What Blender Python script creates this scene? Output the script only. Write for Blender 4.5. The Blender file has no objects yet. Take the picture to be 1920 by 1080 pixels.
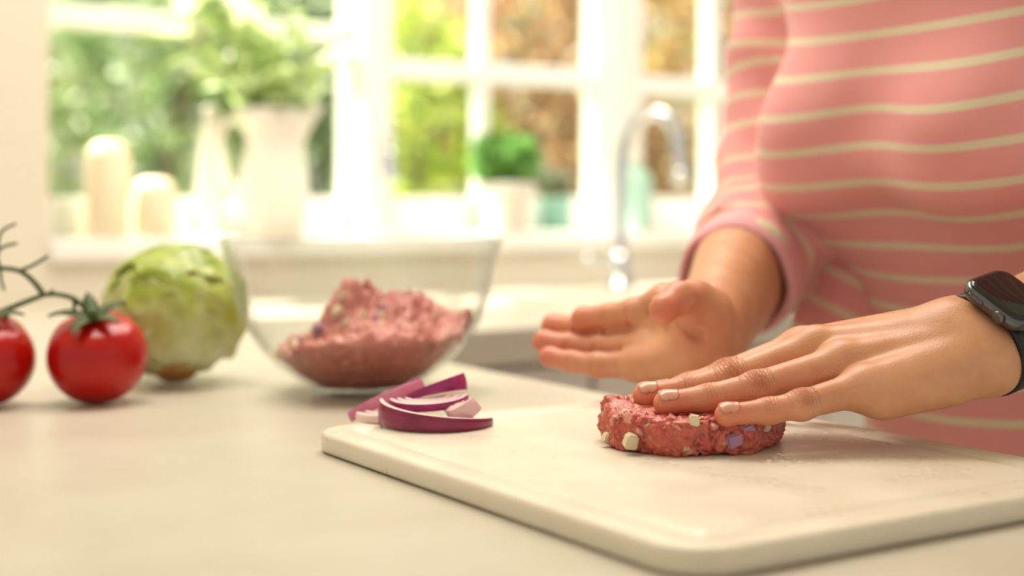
import bpy, bmesh, math, random
import numpy as np
from mathutils import Vector, Matrix, noise

random.seed(7)
rng = np.random.default_rng(7)
scene = bpy.context.scene
COL = scene.collection
F_PX, CX, HY, CAM_H = 2667.0, 960.0, 370.0, 0.15

# ------------------------------------------------------------------ camera
cam_d = bpy.data.cameras.new('camera')
cam_d.lens = 50.0
cam_d.sensor_width = 36.0
cam_d.shift_y = -(540 - HY) / 1920.0
cam_d.clip_start = 0.02
cam_d.dof.use_dof = True
cam_d.dof.focus_distance = 0.785
cam_d.dof.aperture_fstop = 3.3
cam = bpy.data.objects.new('camera', cam_d)
cam.location = (0, 0, CAM_H)
cam.rotation_euler = (math.pi / 2, 0, 0)
COL.objects.link(cam)
scene.camera = cam

# ------------------------------------------------------------------ kitchen axes: u along the window wall, v towards it
C0 = Vector((-0.19, 1.496, 0.0))
U = Vector((0.844, 0.536, 0)).normalized()
V = Vector((-U.y, U.x, 0))
KROT = math.atan2(U.y, U.x)
def K(u, v, z=0.0):
    return C0 + U * u + V * v + Vector((0, 0, z))
def P(px, py, Y):
    return Vector(((px - CX) * Y / F_PX, Y, CAM_H + (HY - py) * Y / F_PX))
def on_plane_v(px, v):
    kx = (px - CX) / F_PX
    Y = (v + C0.x * V.x + C0.y * V.y) / (kx * V.x + V.y)
    p = Vector((kx * Y, Y, 0))
    return (p - C0).dot(U), Y

# ------------------------------------------------------------------ world, sun, exposure
world = bpy.data.worlds.new('sky')
scene.world = world
world.use_nodes = True
bg = world.node_tree.nodes['Background']
bg.inputs[0].default_value = (1.0, 0.965, 0.90, 1)
bg.inputs[1].default_value = 0.50
sun_d = bpy.data.lights.new('sun', 'SUN')
sun_d.energy = 18.0
sun_d.angle = math.radians(1.0)
sun_d.color = (1.0, 0.95, 0.86)
sun = bpy.data.objects.new('sun', sun_d)
sdir = (-V * 0.62 + U * 0.22 + Vector((0, 0, -0.92))).normalized()
sun.rotation_euler = sdir.to_track_quat('-Z', 'Y').to_euler()
sun.location = (-1, 6, 6)
COL.objects.link(sun)
fill_d = bpy.data.lights.new('added_fill_light', 'AREA')  # unseen soft fill added overhead to brighten the room, no real fixture
fill_d.shape = 'RECTANGLE'; fill_d.size = 1.8; fill_d.size_y = 0.8; fill_d.energy = 30.0; fill_d.color = (1.0, 0.94, 0.85)
fill_light = bpy.data.objects.new('added_fill_light', fill_d); fill_light.location = (0.0, 1.60, 1.55); fill_light.rotation_euler = (0, 0, KROT); COL.objects.link(fill_light)
vs = scene.view_settings
vs.view_transform = 'Standard'
vs.look = 'None'
vs.exposure = 0.38
vs.gamma = 1.0
vs.use_curve_mapping = False
scene.cycles.use_denoising = True
scene.cycles.max_bounces = 10
scene.cycles.transparent_max_bounces = 24
scene.cycles.sample_clamp_indirect = 6.0

# ------------------------------------------------------------------ helpers
def link(o, parent=None):
    COL.objects.link(o)
    if parent is not None:
        o.parent = parent
    return o
def tag(o, label=None, cat=None, group=None, kind=None):
    if label: o['label'] = label
    if cat: o['category'] = cat
    if group: o['group'] = group
    if kind: o['kind'] = kind
    return o
def empty(name, loc=(0, 0, 0), rz=0.0):
    o = bpy.data.objects.new(name, None)
    o.empty_display_size = 0.05
    o.location = loc
    o.rotation_euler = (0, 0, rz)
    return link(o)
def mesh_obj(name, verts, faces, mat, parent=None, smooth=True, mats=None, midx=None):
    me = bpy.data.meshes.new(name)
    me.from_pydata([tuple(v) for v in verts], [], [tuple(int(i) for i in f) for f in faces])
    for m in (mats or [mat]):
        me.materials.append(m)
    if midx is not None:
        me.polygons.foreach_set('material_index', np.asarray(midx, dtype=np.int32))
    if smooth:
        me.polygons.foreach_set('use_smooth', np.ones(len(me.polygons), dtype=bool))
    me.update()
    return link(bpy.data.objects.new(name, me), parent)
def bm_obj(name, bm, mat, parent=None, smooth=False, bevel=0.0, seg=2):
    bmesh.ops.recalc_face_normals(bm, faces=bm.faces)
    me = bpy.data.meshes.new(name)
    bm.to_mesh(me); bm.free()
    me.materials.append(mat)
    if smooth:
        me.polygons.foreach_set('use_smooth', np.ones(len(me.polygons), dtype=bool))
    o = link(bpy.data.objects.new(name, me), parent)
    if bevel > 0:
        md = o.modifiers.new('bevel', 'BEVEL'); md.width = bevel; md.segments = seg
        md.limit_method = 'ANGLE'
    return o
def bx(bm, x0, x1, y0, y1, z0, z1):
    vs_ = [bm.verts.new(c) for c in ((x0,y0,z0),(x1,y0,z0),(x1,y1,z0),(x0,y1,z0),(x0,y0,z1),(x1,y0,z1),(x1,y1,z1),(x0,y1,z1))]
    for f in ((0,3,2,1),(4,5,6,7),(0,1,5,4),(1,2,6,5),(2,3,7,6),(3,0,4,7)):
        bm.faces.new([vs_[i] for i in f])
def box_obj(name, b, mat, parent=None, bevel=0.0):
    bm = bmesh.new()
    for q in (b if isinstance(b[0], (tuple, list)) else [b]):
        bx(bm, *q)
    return bm_obj(name, bm, mat, parent, bevel=bevel)
def lathe(profile, n=48, cap=True):
    verts, faces = [], []
    m = len(profile)
    for r, z in profile:
        for i in range(n):
            a = 2 * math.pi * i / n
            verts.append((r * math.cos(a), r * math.sin(a), z))
    for j in range(m - 1):
        for i in range(n):
            k = (i + 1) % n
            faces.append((j*n+i, j*n+k, (j+1)*n+k, (j+1)*n+i))
    if cap:
        faces.append(tuple(range(n - 1, -1, -1)))
        faces.append(tuple(range((m-1)*n, m*n)))
    return verts, faces
def tube(pts, radii, n=10):
    pts = [Vector(p) for p in pts]
    verts, faces = [], []
    if not isinstance(radii, (list, tuple)):
        radii = [radii] * len(pts)
    up = Vector((0.13, 0.21, 0.97))
    prev = None
    for i, p in enumerate(pts):
        d = (pts[min(i+1, len(pts)-1)] - pts[max(i-1, 0)]).normalized()
        if prev is None:
            s = d.cross(up).normalized()
        else:
            s = (prev - d * prev.dot(d)).normalized()
        prev = s
        t = d.cross(s)
        for k in range(n):
            a = 2 * math.pi * k / n
            verts.append(p + (s * math.cos(a) + t * math.sin(a)) * radii[i])
    for i in range(len(pts) - 1):
        for k in range(n):
            q = (k + 1) % n
            faces.append((i*n+k, i*n+q, (i+1)*n+q, (i+1)*n+k))
    faces.append(tuple(range(n-1, -1, -1)))
    faces.append(tuple(range((len(pts)-1)*n, len(pts)*n)))
    return verts, faces
def smooth_path(pts, sub=6):
    pts = [Vector(p) for p in pts]
    out = []
    for i in range(len(pts) - 1):
        p0, p1, p2, p3 = pts[max(i-1,0)], pts[i], pts[i+1], pts[min(i+2, len(pts)-1)]
        for k in range(sub):
            t = k / sub
            out.append(0.5 * ((2*p1) + (p2-p0)*t + (2*p0-5*p1+4*p2-p3)*t*t + (3*p1-p0-3*p2+p3)*t**3))
    out.append(pts[-1])
    return out
def join_geo(parts):
    verts, faces = [], []
    for v, f in parts:
        o = len(verts)
        verts += [tuple(x) for x in v]
        faces += [tuple(i + o for i in q) for q in f]
    return verts, faces

# ------------------------------------------------------------------ materials
def lin(h):
    h = h.lstrip('#')
    c = [int(h[i:i+2], 16) / 255 for i in (0, 2, 4)]
    return tuple((x/12.92 if x <= 0.04045 else ((x+0.055)/1.055)**2.4) for x in c) + (1.0,)
def newmat(name):
    m = bpy.data.materials.new(name)
    m.use_nodes = True
    nt = m.node_tree
    b = nt.nodes['Principled BSDF']
    return m, nt, b
def N(nt, typ, **kw):
    n = nt.nodes.new(typ)
    for k, v in kw.items():
        if hasattr(n, k): setattr(n, k, v)
    return n
def pmat(name, col, col2=None, rough=0.5, scale=20.0, bump=0.0, bscale=None, spec=0.5, metal=0.0, sss=0.0, sssr=(0.01,0.005,0.003), detail=4.0, coat=0.0, trans=0.0):
    m, nt, b = newmat(name)
    c1 = lin(col) if isinstance(col, str) else col
    c2 = lin(col2) if isinstance(col2, str) else (col2 or c1)
    tc = N(nt, 'ShaderNodeTexCoord')
    nz = N(nt, 'ShaderNodeTexNoise')
    nz.inputs['Scale'].default_value = scale; nz.inputs['Detail'].default_value = detail
    nt.links.new(tc.outputs['Object'], nz.inputs['Vector'])
    rp = N(nt, 'ShaderNodeValToRGB')
    rp.color_ramp.elements[0].position = 0.32; rp.color_ramp.elements[1].position = 0.68
    rp.color_ramp.elements[0].color = c1; rp.color_ramp.elements[1].color = c2
    nt.links.new(nz.outputs[0], rp.inputs[0])
    nt.links.new(rp.outputs[0], b.inputs['Base Color'])
    b.inputs['Roughness'].default_value = rough
    b.inputs['Metallic'].default_value = metal
    b.inputs['Specular IOR Level'].default_value = spec
    b.inputs['Coat Weight'].default_value = coat
    b.inputs['Transmission Weight'].default_value = trans
    if sss > 0:
        b.inputs['Subsurface Weight'].default_value = sss
        b.inputs['Subsurface Radius'].default_value = (1.0, 0.35, 0.2)
        b.inputs['Subsurface Scale'].default_value = sssr[0]
    if bump > 0:
        nb = N(nt, 'ShaderNodeTexNoise')
        nb.inputs['Scale'].default_value = bscale or scale * 4; nb.inputs['Detail'].default_value = 5
        nt.links.new(tc.outputs['Object'], nb.inputs['Vector'])
        bp = N(nt, 'ShaderNodeBump')
        bp.inputs['Strength'].default_value = 0.6; bp.inputs['Distance'].default_value = bump
        nt.links.new(nb.outputs[0], bp.inputs['Height'])
        nt.links.new(bp.outputs[0], b.inputs['Normal'])
    return m
def attrmat(name, rough=0.5, sss=0.0, sssr=0.004, bump=0.0, bscale=300.0, spec=0.5, attr='col', trans=0.0, coat=0.0):
    """base colour from a colour attribute of the piece itself, with fine procedural relief"""
    m, nt, b = newmat(name)
    a = N(nt, 'ShaderNodeAttribute'); a.attribute_name = attr
    tc = N(nt, 'ShaderNodeTexCoord')
    nz = N(nt, 'ShaderNodeTexNoise'); nz.inputs['Scale'].default_value = bscale; nz.inputs['Detail'].default_value = 4
    nt.links.new(tc.outputs['Object'], nz.inputs['Vector'])
    hs = N(nt, 'ShaderNodeHueSaturation')
    mr = N(nt, 'ShaderNodeMapRange'); mr.inputs['To Min'].default_value = 0.8; mr.inputs['To Max'].default_value = 1.2
    nt.links.new(nz.outputs[0], mr.inputs[0]); nt.links.new(mr.outputs[0], hs.inputs['Value'])
    nt.links.new(a.outputs['Color'], hs.inputs['Color'])
    nt.links.new(hs.outputs[0], b.inputs['Base Color'])
    b.inputs['Roughness'].default_value = rough
    b.inputs['Specular IOR Level'].default_value = spec
    b.inputs['Coat Weight'].default_value = coat
    if sss > 0:
        b.inputs['Subsurface Weight'].default_value = sss
        b.inputs['Subsurface Radius'].default_value = (1.0, 0.4, 0.25)
        b.inputs['Subsurface Scale'].default_value = sssr
    if bump > 0:
        bp = N(nt, 'ShaderNodeBump'); bp.inputs['Strength'].default_value = 0.7; bp.inputs['Distance'].default_value = bump
        nt.links.new(nz.outputs[0], bp.inputs['Height']); nt.links.new(bp.outputs[0], b.inputs['Normal'])
    if trans > 0:
        out = [n for n in nt.nodes if n.type == 'OUTPUT_MATERIAL'][0]
        tl = N(nt, 'ShaderNodeBsdfTranslucent'); nt.links.new(hs.outputs[0], tl.inputs[0])
        mx = N(nt, 'ShaderNodeMixShader'); mx.inputs[0].default_value = trans
        nt.links.new(b.outputs[0], mx.inputs[1]); nt.links.new(tl.outputs[0], mx.inputs[2])
        nt.links.new(mx.outputs[0], out.inputs[0])
    return m
def thin_glass(name, tint=(0.97, 0.98, 0.97, 1), ior=1.45, rough=0.0):
    m = bpy.data.materials.new(name); m.use_nodes = True
    nt = m.node_tree; nt.nodes.clear()
    out = N(nt, 'ShaderNodeOutputMaterial'); tr = N(nt, 'ShaderNodeBsdfTransparent'); gl = N(nt, 'ShaderNodeBsdfGlossy')
    lw = N(nt, 'ShaderNodeLayerWeight'); lw.inputs[0].default_value = 0.5; mx = N(nt, 'ShaderNodeMixShader')
    pw = N(nt, 'ShaderNodeMath', operation='POWER'); pw.inputs[1].default_value = 5.0; nt.links.new(lw.outputs['Facing'], pw.inputs[0])
    fr = N(nt, 'ShaderNodeMath', operation='MULTIPLY_ADD'); fr.inputs[1].default_value = 0.96; fr.inputs[2].default_value = ((ior-1)/(ior+1))**2; nt.links.new(pw.outputs[0], fr.inputs[0])
    nz = N(nt, 'ShaderNodeTexNoise'); nz.inputs['Scale'].default_value = 6
    rp = N(nt, 'ShaderNodeMixRGB'); rp.inputs[1].default_value = tint
    rp.inputs[2].default_value = (tint[0]*0.98, tint[1]*0.98, tint[2]*0.98, 1)
    nt.links.new(nz.outputs[0], rp.inputs[0]); nt.links.new(rp.outputs[0], tr.inputs[0])
    gl.inputs['Roughness'].default_value = rough
    nt.links.new(fr.outputs[0], mx.inputs[0]); nt.links.new(tr.outputs[0], mx.inputs[1]); nt.links.new(gl.outputs[0], mx.inputs[2])
    nt.links.new(mx.outputs[0], out.inputs[0])
    return m
def set_col(o, cols, name='col'):
    me = o.data
    a = me.color_attributes.new(name, 'FLOAT_COLOR', 'POINT')
    c = np.ones((len(me.vertices), 4), dtype=np.float32)
    c[:, :3] = np.asarray(cols)[:, :3]
    a.data.foreach_set('color', c.ravel())
def set_val(o, vals, name):
    a = o.data.attributes.new(name, 'FLOAT', 'POINT')
    a.data.foreach_set('value', np.asarray(vals, dtype=np.float32))

M = {}
M['wall'] = pmat('wall_paint', '#E1D8C7', '#DDD3C0', rough=0.7, scale=3, bump=0.0004, bscale=120)
M['worktop'] = pmat('pale_stone_worktop', '#CAC3B3', '#C3BAA9', rough=0.33, scale=14, bump=0.0002, bscale=420, detail=8)
M['cabinet'] = pmat('cream_cabinet_paint', '#EEE9DF', '#EAE4D9', rough=0.45, scale=5)
M['white_paint'] = pmat('white_window_paint', '#F3F1EB', '#EFECE5', rough=0.45, scale=6)
M['sill'] = pmat('white_sill', '#F2F0EA', '#EEECE5', rough=0.4, scale=6)
M['ceiling'] = pmat('ceiling_paint', '#F2ECE0', '#EEE7DA', rough=0.8, scale=3)
M['floor'] = pmat('pale_floor', '#CDBB9C', '#C3AF8F', rough=0.5, scale=3)
M['chrome'] = pmat('chrome', '#E6E8EA', '#DDE0E3', rough=0.08, metal=1.0, scale=4)
M['steel'] = pmat('brushed_steel', '#C9CBCB', '#BEC0C0', rough=0.28, metal=1.0, scale=30)
M['pane'] = thin_glass('window_pane_glass')
M['glass'] = thin_glass('bowl_glass', (0.955, 0.965, 0.955, 1), 1.42)
M['ceramic'] = pmat('white_ceramic', '#EEE8DB', '#EAE3D4', rough=0.3, scale=5)
M['wax'] = pmat('candle_wax', '#F1E4C6', '#EDDFBE', rough=0.5, scale=8, sss=0.3, sssr=(0.02,))
M['board'] = pmat('white_plastic_board', '#E9E1CF', '#E2D9C5', rough=0.38, scale=18, bump=0.00025, bscale=260, sss=0.12, sssr=(0.006,))

# ------------------------------------------------------------------ SETTING
def kroom(name, boxes, mat, kind='structure', bevel=0.0, parent=None, label=None):
    o = box_obj(name, boxes, mat, parent, bevel)
    if parent is None:
        o.location = C0; o.rotation_euler = (0, 0, KROT)
        tag(o, label=label, kind=kind)
    return o
SILL_Z = 0.092
VW0, VW1 = 0.62, 0.80
uL = on_plane_v(92, VW0)[0]
uR = on_plane_v(1500, 0.70)[0]
HEAD = 0.74
kroom('floor', [(-3.0, 3.0, -3.2, 0.8, -0.95, -0.90)], M['floor'], label='pale kitchen floor')
kroom('wall_back', [(-3.0, uL, VW0, VW1, -0.9, 1.6), (uR, 3.0, VW0, VW1, -0.9, 1.6),
                    (uL, uR, VW0, VW1, -0.9, SILL_Z - 0.03), (uL, uR, VW0, VW1, HEAD, 1.6)], M['wall'], label='cream kitchen wall with wide window opening')
kroom('ceiling', [(-3.0, 3.0, -3.2, 0.8, 1.6, 1.66)], M['ceiling'], label='white kitchen ceiling')
kroom('trim_1', [(uL, uR, VW0 - 0.012, 0.76, SILL_Z - 0.03, SILL_Z)], M['sill'], bevel=0.004, label='white window sill board in sunlight')

# windows
def wu(px, v=0.70):
    return on_plane_v(px, v)[0]
def window(name, label, u0, u1, stile_l, stile_r, vbars, hbars, sash_v=0.70):
    root = empty(name, C0, KROT); tag(root, label, kind='structure')
    zb, zt = SILL_Z, HEAD
    gb, gt = 0.150, HEAD - 0.05
    t0, t1 = sash_v, sash_v + 0.045
    box_obj('stile', (u0, u0 + stile_l, t0, t1, zb, zt), M['white_paint'], root, 0.003)
    box_obj('stile', (u1 - stile_r, u1, t0, t1, zb, zt), M['white_paint'], root, 0.003)
    box_obj('bottom_rail', (u0 + stile_l, u1 - stile_r, t0, t1, zb, gb), M['white_paint'], root, 0.003)
    box_obj('top_rail', (u0 + stile_l, u1 - stile_r, t0, t1, gt, zt), M['white_paint'], root, 0.003)
    us = [u0 + stile_l]
    for c, w in vbars:
        box_obj('glazing_bar', (c - w/2, c + w/2, t0 + 0.006, t1 - 0.006, gb, gt), M['white_paint'], root, 0.003)
        us += [c - w/2, c + w/2]
    us.append(u1 - stile_r)
    zs = [gb]
    for c, w in hbars:
        for a, b in zip(us[0::2], us[1::2]):
            box_obj('glazing_bar', (a, b, t0 + 0.008, t1 - 0.008, c - w/2, c + w/2), M['white_paint'], root, 0.003)
        zs += [c - w/2, c + w/2]
    zs.append(gt)
    for a, b in zip(us[0::2], us[1::2]):
        for c, d in zip(zs[0::2], zs[1::2]):
            box_obj('pane', (a, b, sash_v + 0.020, sash_v + 0.024, c, d), M['pane'], root)
    return root
m1a, m1b, m1c = wu(633, 0.755), wu(716, 0.655), wu(738, 0.70)
window('window_1', 'large fixed window light with one white transom bar behind the jug', uL, m1a, 0.012, 0.006, [], [(0.412, 0.032)])
kroom('trim_2', [(m1a, m1b, 0.655, 0.76, SILL_Z, HEAD)], M['white_paint'], bevel=0.003, label='white window post beside the jug')
r1a, r1b = wu(1093, 0.742), wu(1132, 0.70)
window('window_2', 'white casement window with crossed glazing bars behind the potted herb', m1b, r1b, m1c - m1b, r1b - r1a, [((wu(882, 0.738)+wu(919, 0.706))/2, wu(919, 0.706)-wu(882, 0.738))], [(0.362, 0.033), (0.575, 0.033)])
m2b = wu(1172, 0.68)
kroom('trim_3', [(r1b, m2b, 0.675, 0.76, SILL_Z, HEAD)], M['white_paint'], bevel=0.003, label='white window post behind the tap')
w3s, w3m0, w3m1 = wu(1206), wu(1311, 0.738), wu(1354, 0.706)
window('window_3', 'white casement window with glazing bars beside the pink shirt', m2b, uR, w3s - m2b, 0.035, [((w3m0+w3m1)/2, w3m1-w3m0)], [(0.356, 0.033), (0.575, 0.033)])
# casement handle on window 2
hr = empty('window_handle', K(wu(716), 0.70, 0.215), KROT)
tag(hr, 'small chrome casement handle on the white window stile', 'window handle')
box_obj('back_plate', (-0.008, 0.008, -0.004, 0.0, -0.03, 0.03), M['chrome'], hr, 0.002)
v_, f_ = tube(smooth_path([(0, -0.004, 0.01), (0, -0.02, 0.012), (0.004, -0.03, 0.0), (0.006, -0.034, -0.04)]), 0.006, 12)
mesh_obj('lever', v_, f_, M['chrome'], hr)

# worktop (one continuous L) and units
su0, su1, sv0, sv1 = 0.42, 0.95, 0.10, 0.44
wt = box_obj('worktop', [(-1.05, 0.0, -2.3, 0.62, -0.04, 0.0), (0.0, su0, 0.0, 0.62, -0.04, 0.0), (su1, 2.6, 0.0, 0.62, -0.04, 0.0),
                         (su0, su1, 0.0, sv0, -0.04, 0.0), (su0, su1, sv1, 0.62, -0.04, 0.0)], M['worktop'], None, 0.0)
wt.location = C0; wt.rotation_euler = (0, 0, KROT)
tag(wt, 'pale stone kitchen worktop under the food and the chopping board', 'worktop')
def cabinet(u0, u1, v0, v1, face, label):
    root = empty('base_cabinet', K(u0, v0, -0.9), KROT); tag(root, label, 'cabinet', 'cream base cabinets under the worktop')
    W, D = u1 - u0, v1 - v0
    box_obj('carcass', (0.002, W - 0.002, 0.022, D, 0.10, 0.857), M['cabinet'], root)
    box_obj('plinth', (0.002, W - 0.002, 0.06, D, 0.0, 0.10), M['cabinet'], root)
    d = box_obj('door', [(0.004, W-0.004, 0.0, 0.02, 0.12, 0.70), (0.06, W-0.06, -0.004, 0.0, 0.18, 0.64)], M['cabinet'], root, 0.002)
    v_, f_ = tube([(W-0.05, -0.03, 0.50), (W-0.05, -0.03, 0.64)], 0.006); mesh_obj('handle', v_, f_, M['steel'], d)
    d = box_obj('drawer', (0.004, W-0.004, 0.0, 0.02, 0.71, 0.85), M['cabinet'], root, 0.002)
    v_, f_ = tube([(W/2-0.07, -0.03, 0.78), (W/2+0.07, -0.03, 0.78)], 0.006); mesh_obj('handle', v_, f_, M['steel'], d)
    return root
cabinet(0.0, 0.36, 0.03, 0.61, 0, 'cream base cabinet nearest the inner corner of the worktop')
cabinet(1.02, 1.55, 0.03, 0.61, 0, 'cream base cabinet to the right of the sink')
sk = empty('sink_cabinet', K(0.36, 0.03, -0.9), KROT); tag(sk, 'cream cabinet with doors below the sink', 'cabinet')
box_obj('carcass', (0.002, 0.658, 0.022, 0.06, 0.10, 0.857), M['cabinet'], sk)
box_obj('side_panel', (0.002, 0.02, 0.06, 0.58, 0.10, 0.857), M['cabinet'], sk)
box_obj('side_panel', (0.64, 0.658, 0.06, 0.58, 0.10, 0.857), M['cabinet'], sk)
box_obj('plinth', (0.002, 0.658, 0.06, 0.58, 0.0, 0.10), M['cabinet'], sk)
for a in (0.004, 0.332):
    d = box_obj('door', [(a, a+0.324, 0.0, 0.02, 0.12, 0.85), (a+0.05, a+0.274, -0.004, 0.0, 0.18, 0.79)], M['cabinet'], sk, 0.002)
pen = empty('peninsula_base', K(-1.0, -2.2, -0.9), KROT); tag(pen, 'cream panelled base carrying the near worktop', 'cabinet')
box_obj('carcass', (0, 0.96, 0, 2.79, 0.10, 0.857), M['cabinet'], pen)
box_obj('plinth', (0.05, 0.91, 0.05, 2.74, 0, 0.10), M['cabinet'], pen)
for k in range(5):
    box_obj('side_panel', (0.96, 0.978, 0.02 + k*0.42, 0.42 + k*0.42, 0.12, 0.85), M['cabinet'], pen, 0.002)
# sink
sn = empty('sink', K(su0, sv0, 0), KROT); tag(sn, 'white ceramic sink let into the worktop below the window', 'sink')
W, D = su1 - su0, sv1 - sv0
box_obj('rim', [(-0.012, W+0.012, -0.012, 0.004, 0.0, 0.003), (-0.012, W+0.012, D-0.004, D+0.012, 0.0, 0.003),
                (-0.012, 0.004, 0.004, D-0.004, 0.0, 0.003), (W-0.004, W+0.012, 0.004, D-0.004, 0.0, 0.003)], M['ceramic'], sn)
box_obj('basin', [(0.001, W-0.001, 0.001, D-0.001, -0.17, -0.165), (0.001, 0.004, 0.001, D-0.001, -0.165, 0.0), (W-0.004, W-0.001, 0.001, D-0.001, -0.165, 0.0),
                  (0.004, W-0.004, 0.001, 0.004, -0.165, 0.0), (0.004, W-0.004, D-0.004, D-0.001, -0.165, 0.0)], M['ceramic'], sn)
v_, f_ = lathe([(0.03, -0.165), (0.03, -0.162), (0.012, -0.163)], 24); dr = mesh_obj('drain', v_, f_, M['chrome'], sn); dr.location = (W/2, D/2, 0)
# tap
tu, tv = on_plane_v(1163, 0.50)[0], 0.50
tap = empty('kitchen_tap', K(tu, tv, 0)); tag(tap, 'tall chrome swan neck tap standing beside the sink', 'tap')
v_, f_ = lathe([(0.026, 0), (0.026, 0.006), (0.018, 0.012), (0.015, 0.05), (0.013, 0.06)], 24); mesh_obj('base', v_, f_, M['chrome'], tap)
sp = [(0, 0, 0.05), (0, 0, 0.13), (0.002, 0, 0.205), (0.012, -0.004, 0.25), (0.035, -0.012, 0.280), (0.062, -0.022, 0.286), (0.084, -0.03, 0.265), (0.092, -0.034, 0.225), (0.094, -0.035, 0.185)]
v_, f_ = tube(smooth_path(sp), [0.0105]*(len(smooth_path(sp))), 16); mesh_obj('spout', v_, f_, M['chrome'], tap)
v_, f_ = lathe([(0.013, 0), (0.013, 0.022), (0.010, 0.024)], 20); o = mesh_obj('aerator', v_, f_, M['chrome'], tap); o.location = (0.094, -0.035, 0.170)
v_, f_ = tube(smooth_path([(0.0, -0.01, 0.035), (-0.02, -0.02, 0.04), (-0.055, -0.035, 0.05)]), 0.0065, 12); h_ = mesh_obj('handle', v_, f_, M['chrome'], tap)
bmk = bmesh.new(); bmesh.ops.create_uvsphere(bmk, u_segments=20, v_segments=12, radius=0.0105, matrix=Matrix.Translation((-0.055, -0.035, 0.05))); bm_obj('knob', bmk, M['chrome'], h_, smooth=True)

# ------------------------------------------------------------------ GARDEN outside
M['lawn'] = pmat('lawn', '#6E8B3A', '#8CA650', rough=0.9, scale=2.0, bump=0.02, bscale=30)
kroom('garden_lawn', [(-9, 12, 0.85, 16, -1.0, -0.95)], M['lawn'], label='sunlit garden lawn outside the window')
M['leaf'] = attrmat('garden_leaf', rough=0.45, trans=0.45, bscale=40, attr='col')
M['bark'] = pmat('bark', '#6B5238', '#513D2A', rough=0.9, scale=12)
def leaf_cloud(center, radii, n, size, cols, seed, shell=0.55):
    r = np.random.default_rng(seed)
    d = r.normal(size=(n, 3)); d /= np.linalg.norm(d, axis=1)[:, None]
    rad = shell + (1 - shell) * r.random(n) ** 0.6
    lump = 1 + 0.18 * np.sin(d[:, 0] * 5 + seed) * np.cos(d[:, 2] * 6 + seed * 1.7)
    c = np.array(center) + d * np.array(radii) * (rad * lump)[:, None]
    a = r.normal(size=(n, 3)) + d * 0.6; a /= np.linalg.norm(a, axis=1)[:, None]
    b = np.cross(a, r.normal(size=(n, 3))); b /= np.linalg.norm(b, axis=1)[:, None]
    nn = np.cross(a, b)
    s = size * (0.6 + 0.8 * r.random(n))[:, None]
    v = np.stack([c - a*s, c - b*s*0.45 + nn*s*0.12, c + a*s*1.1, c + b*s*0.45 + nn*s*0.12], axis=1).reshape(-1, 3)
    i = np.arange(n) * 4
    f = np.concatenate([np.stack([i, i+1, i+2], 1), np.stack([i, i+2, i+3], 1)])
    cc = np.array([lin(x)[:3] for x in cols])[r.integers(0, len(cols), n)]
    cc = cc * (0.75 + 0.5 * r.random(n))[:, None]
    return v, f, np.repeat(cc, 4, axis=0)
def shrub(name, label, px, dist, zc, radii, n, size, cols, seed, group):
    x = (px - CX) * dist / F_PX
    root = empty(name, (x, dist, -0.95)); tag(root, label, 'shrub', group)
    v, f, c = leaf_cloud((0, 0, zc + 0.95), radii, n, size, cols, seed)
    o = mesh_obj('foliage', v, f, M['leaf'], root, smooth=False); set_col(o, c)
    tv = []
    r = random.Random(seed)
    for k in range(4):
        a = r.random() * 6.28
        tv.append(tube(smooth_path([(0.06*math.cos(a), 0.06*math.sin(a), 0), (0.2*radii[0]*math.cos(a), 0.2*radii[1]*math.sin(a), 0.5*(zc+0.95)), (0.5*radii[0]*math.cos(a), 0.5*radii[1]*math.sin(a), zc+0.95+0.3*radii[2])], 4), [0.035]*4+[0.028]*4+[0.012], 7))
    v_, f_ = join_geo(tv); mesh_obj('branches', v_, f_, M['bark'], root)
    return root
G1 = ['#8FA66E', '#A3B783', '#BFCBA2', '#7B9460', '#D6DCC2']
G2 = ['#C2CC62', '#D0D970', '#E2E68C', '#B0BE5A', '#9FB258']
G3 = ['#6F8656', '#7F9762', '#8FA570']
B1 = ['#CDA77A', '#D9B68A', '#BC9467', '#E6CAA2', '#A98258']
B2 = ['#D2BC80', '#BCB76C', '#CDA77A', '#DED090']
shrub('garden_shrub', 'grey green leafy shrub seen through the window above the candles', 200, 5.2, 0.35, (0.75, 0.5, 1.0), 2600, 0.055, G1, 11, 'shrubs outside the window')
shrub('garden_shrub', 'mid green leafy shrub seen through the window behind the jug', 520, 5.6, 0.3, (0.62, 0.5, 0.95), 2600, 0.055, G1 + G3, 12, 'shrubs outside the window')
shrub('garden_shrub', 'bright yellow green shrub seen through the casement left of the glazing bar', 820, 4.6, 0.2, (0.24, 0.24, 0.62), 1500, 0.045, G2, 13, 'shrubs outside the window')
shrub('garden_shrub', 'dark green shrub high behind the yellow green shrub', 700, 7.2, 0.9, (0.55, 0.4, 0.8), 1800, 0.06, G3, 14, 'shrubs outside the window')
shrub('garden_shrub', 'copper brown shrub seen through the pane above the potted herb', 1010, 6.0, 0.3, (0.52, 0.4, 1.1), 2600, 0.05, B1, 15, 'shrubs outside the window')
shrub('garden_shrub', 'tan and olive shrub seen through the window behind the tap', 1270, 6.6, 0.35, (0.55, 0.4, 1.15), 2400, 0.05, B2 + B1, 16, 'shrubs outside the window')
shrub('garden_shrub', 'tan shrub partly hidden by the pink striped shirt', 1520, 6.4, 0.35, (0.5, 0.4, 1.1), 1600, 0.05, B1, 17, 'shrubs outside the window')
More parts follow.
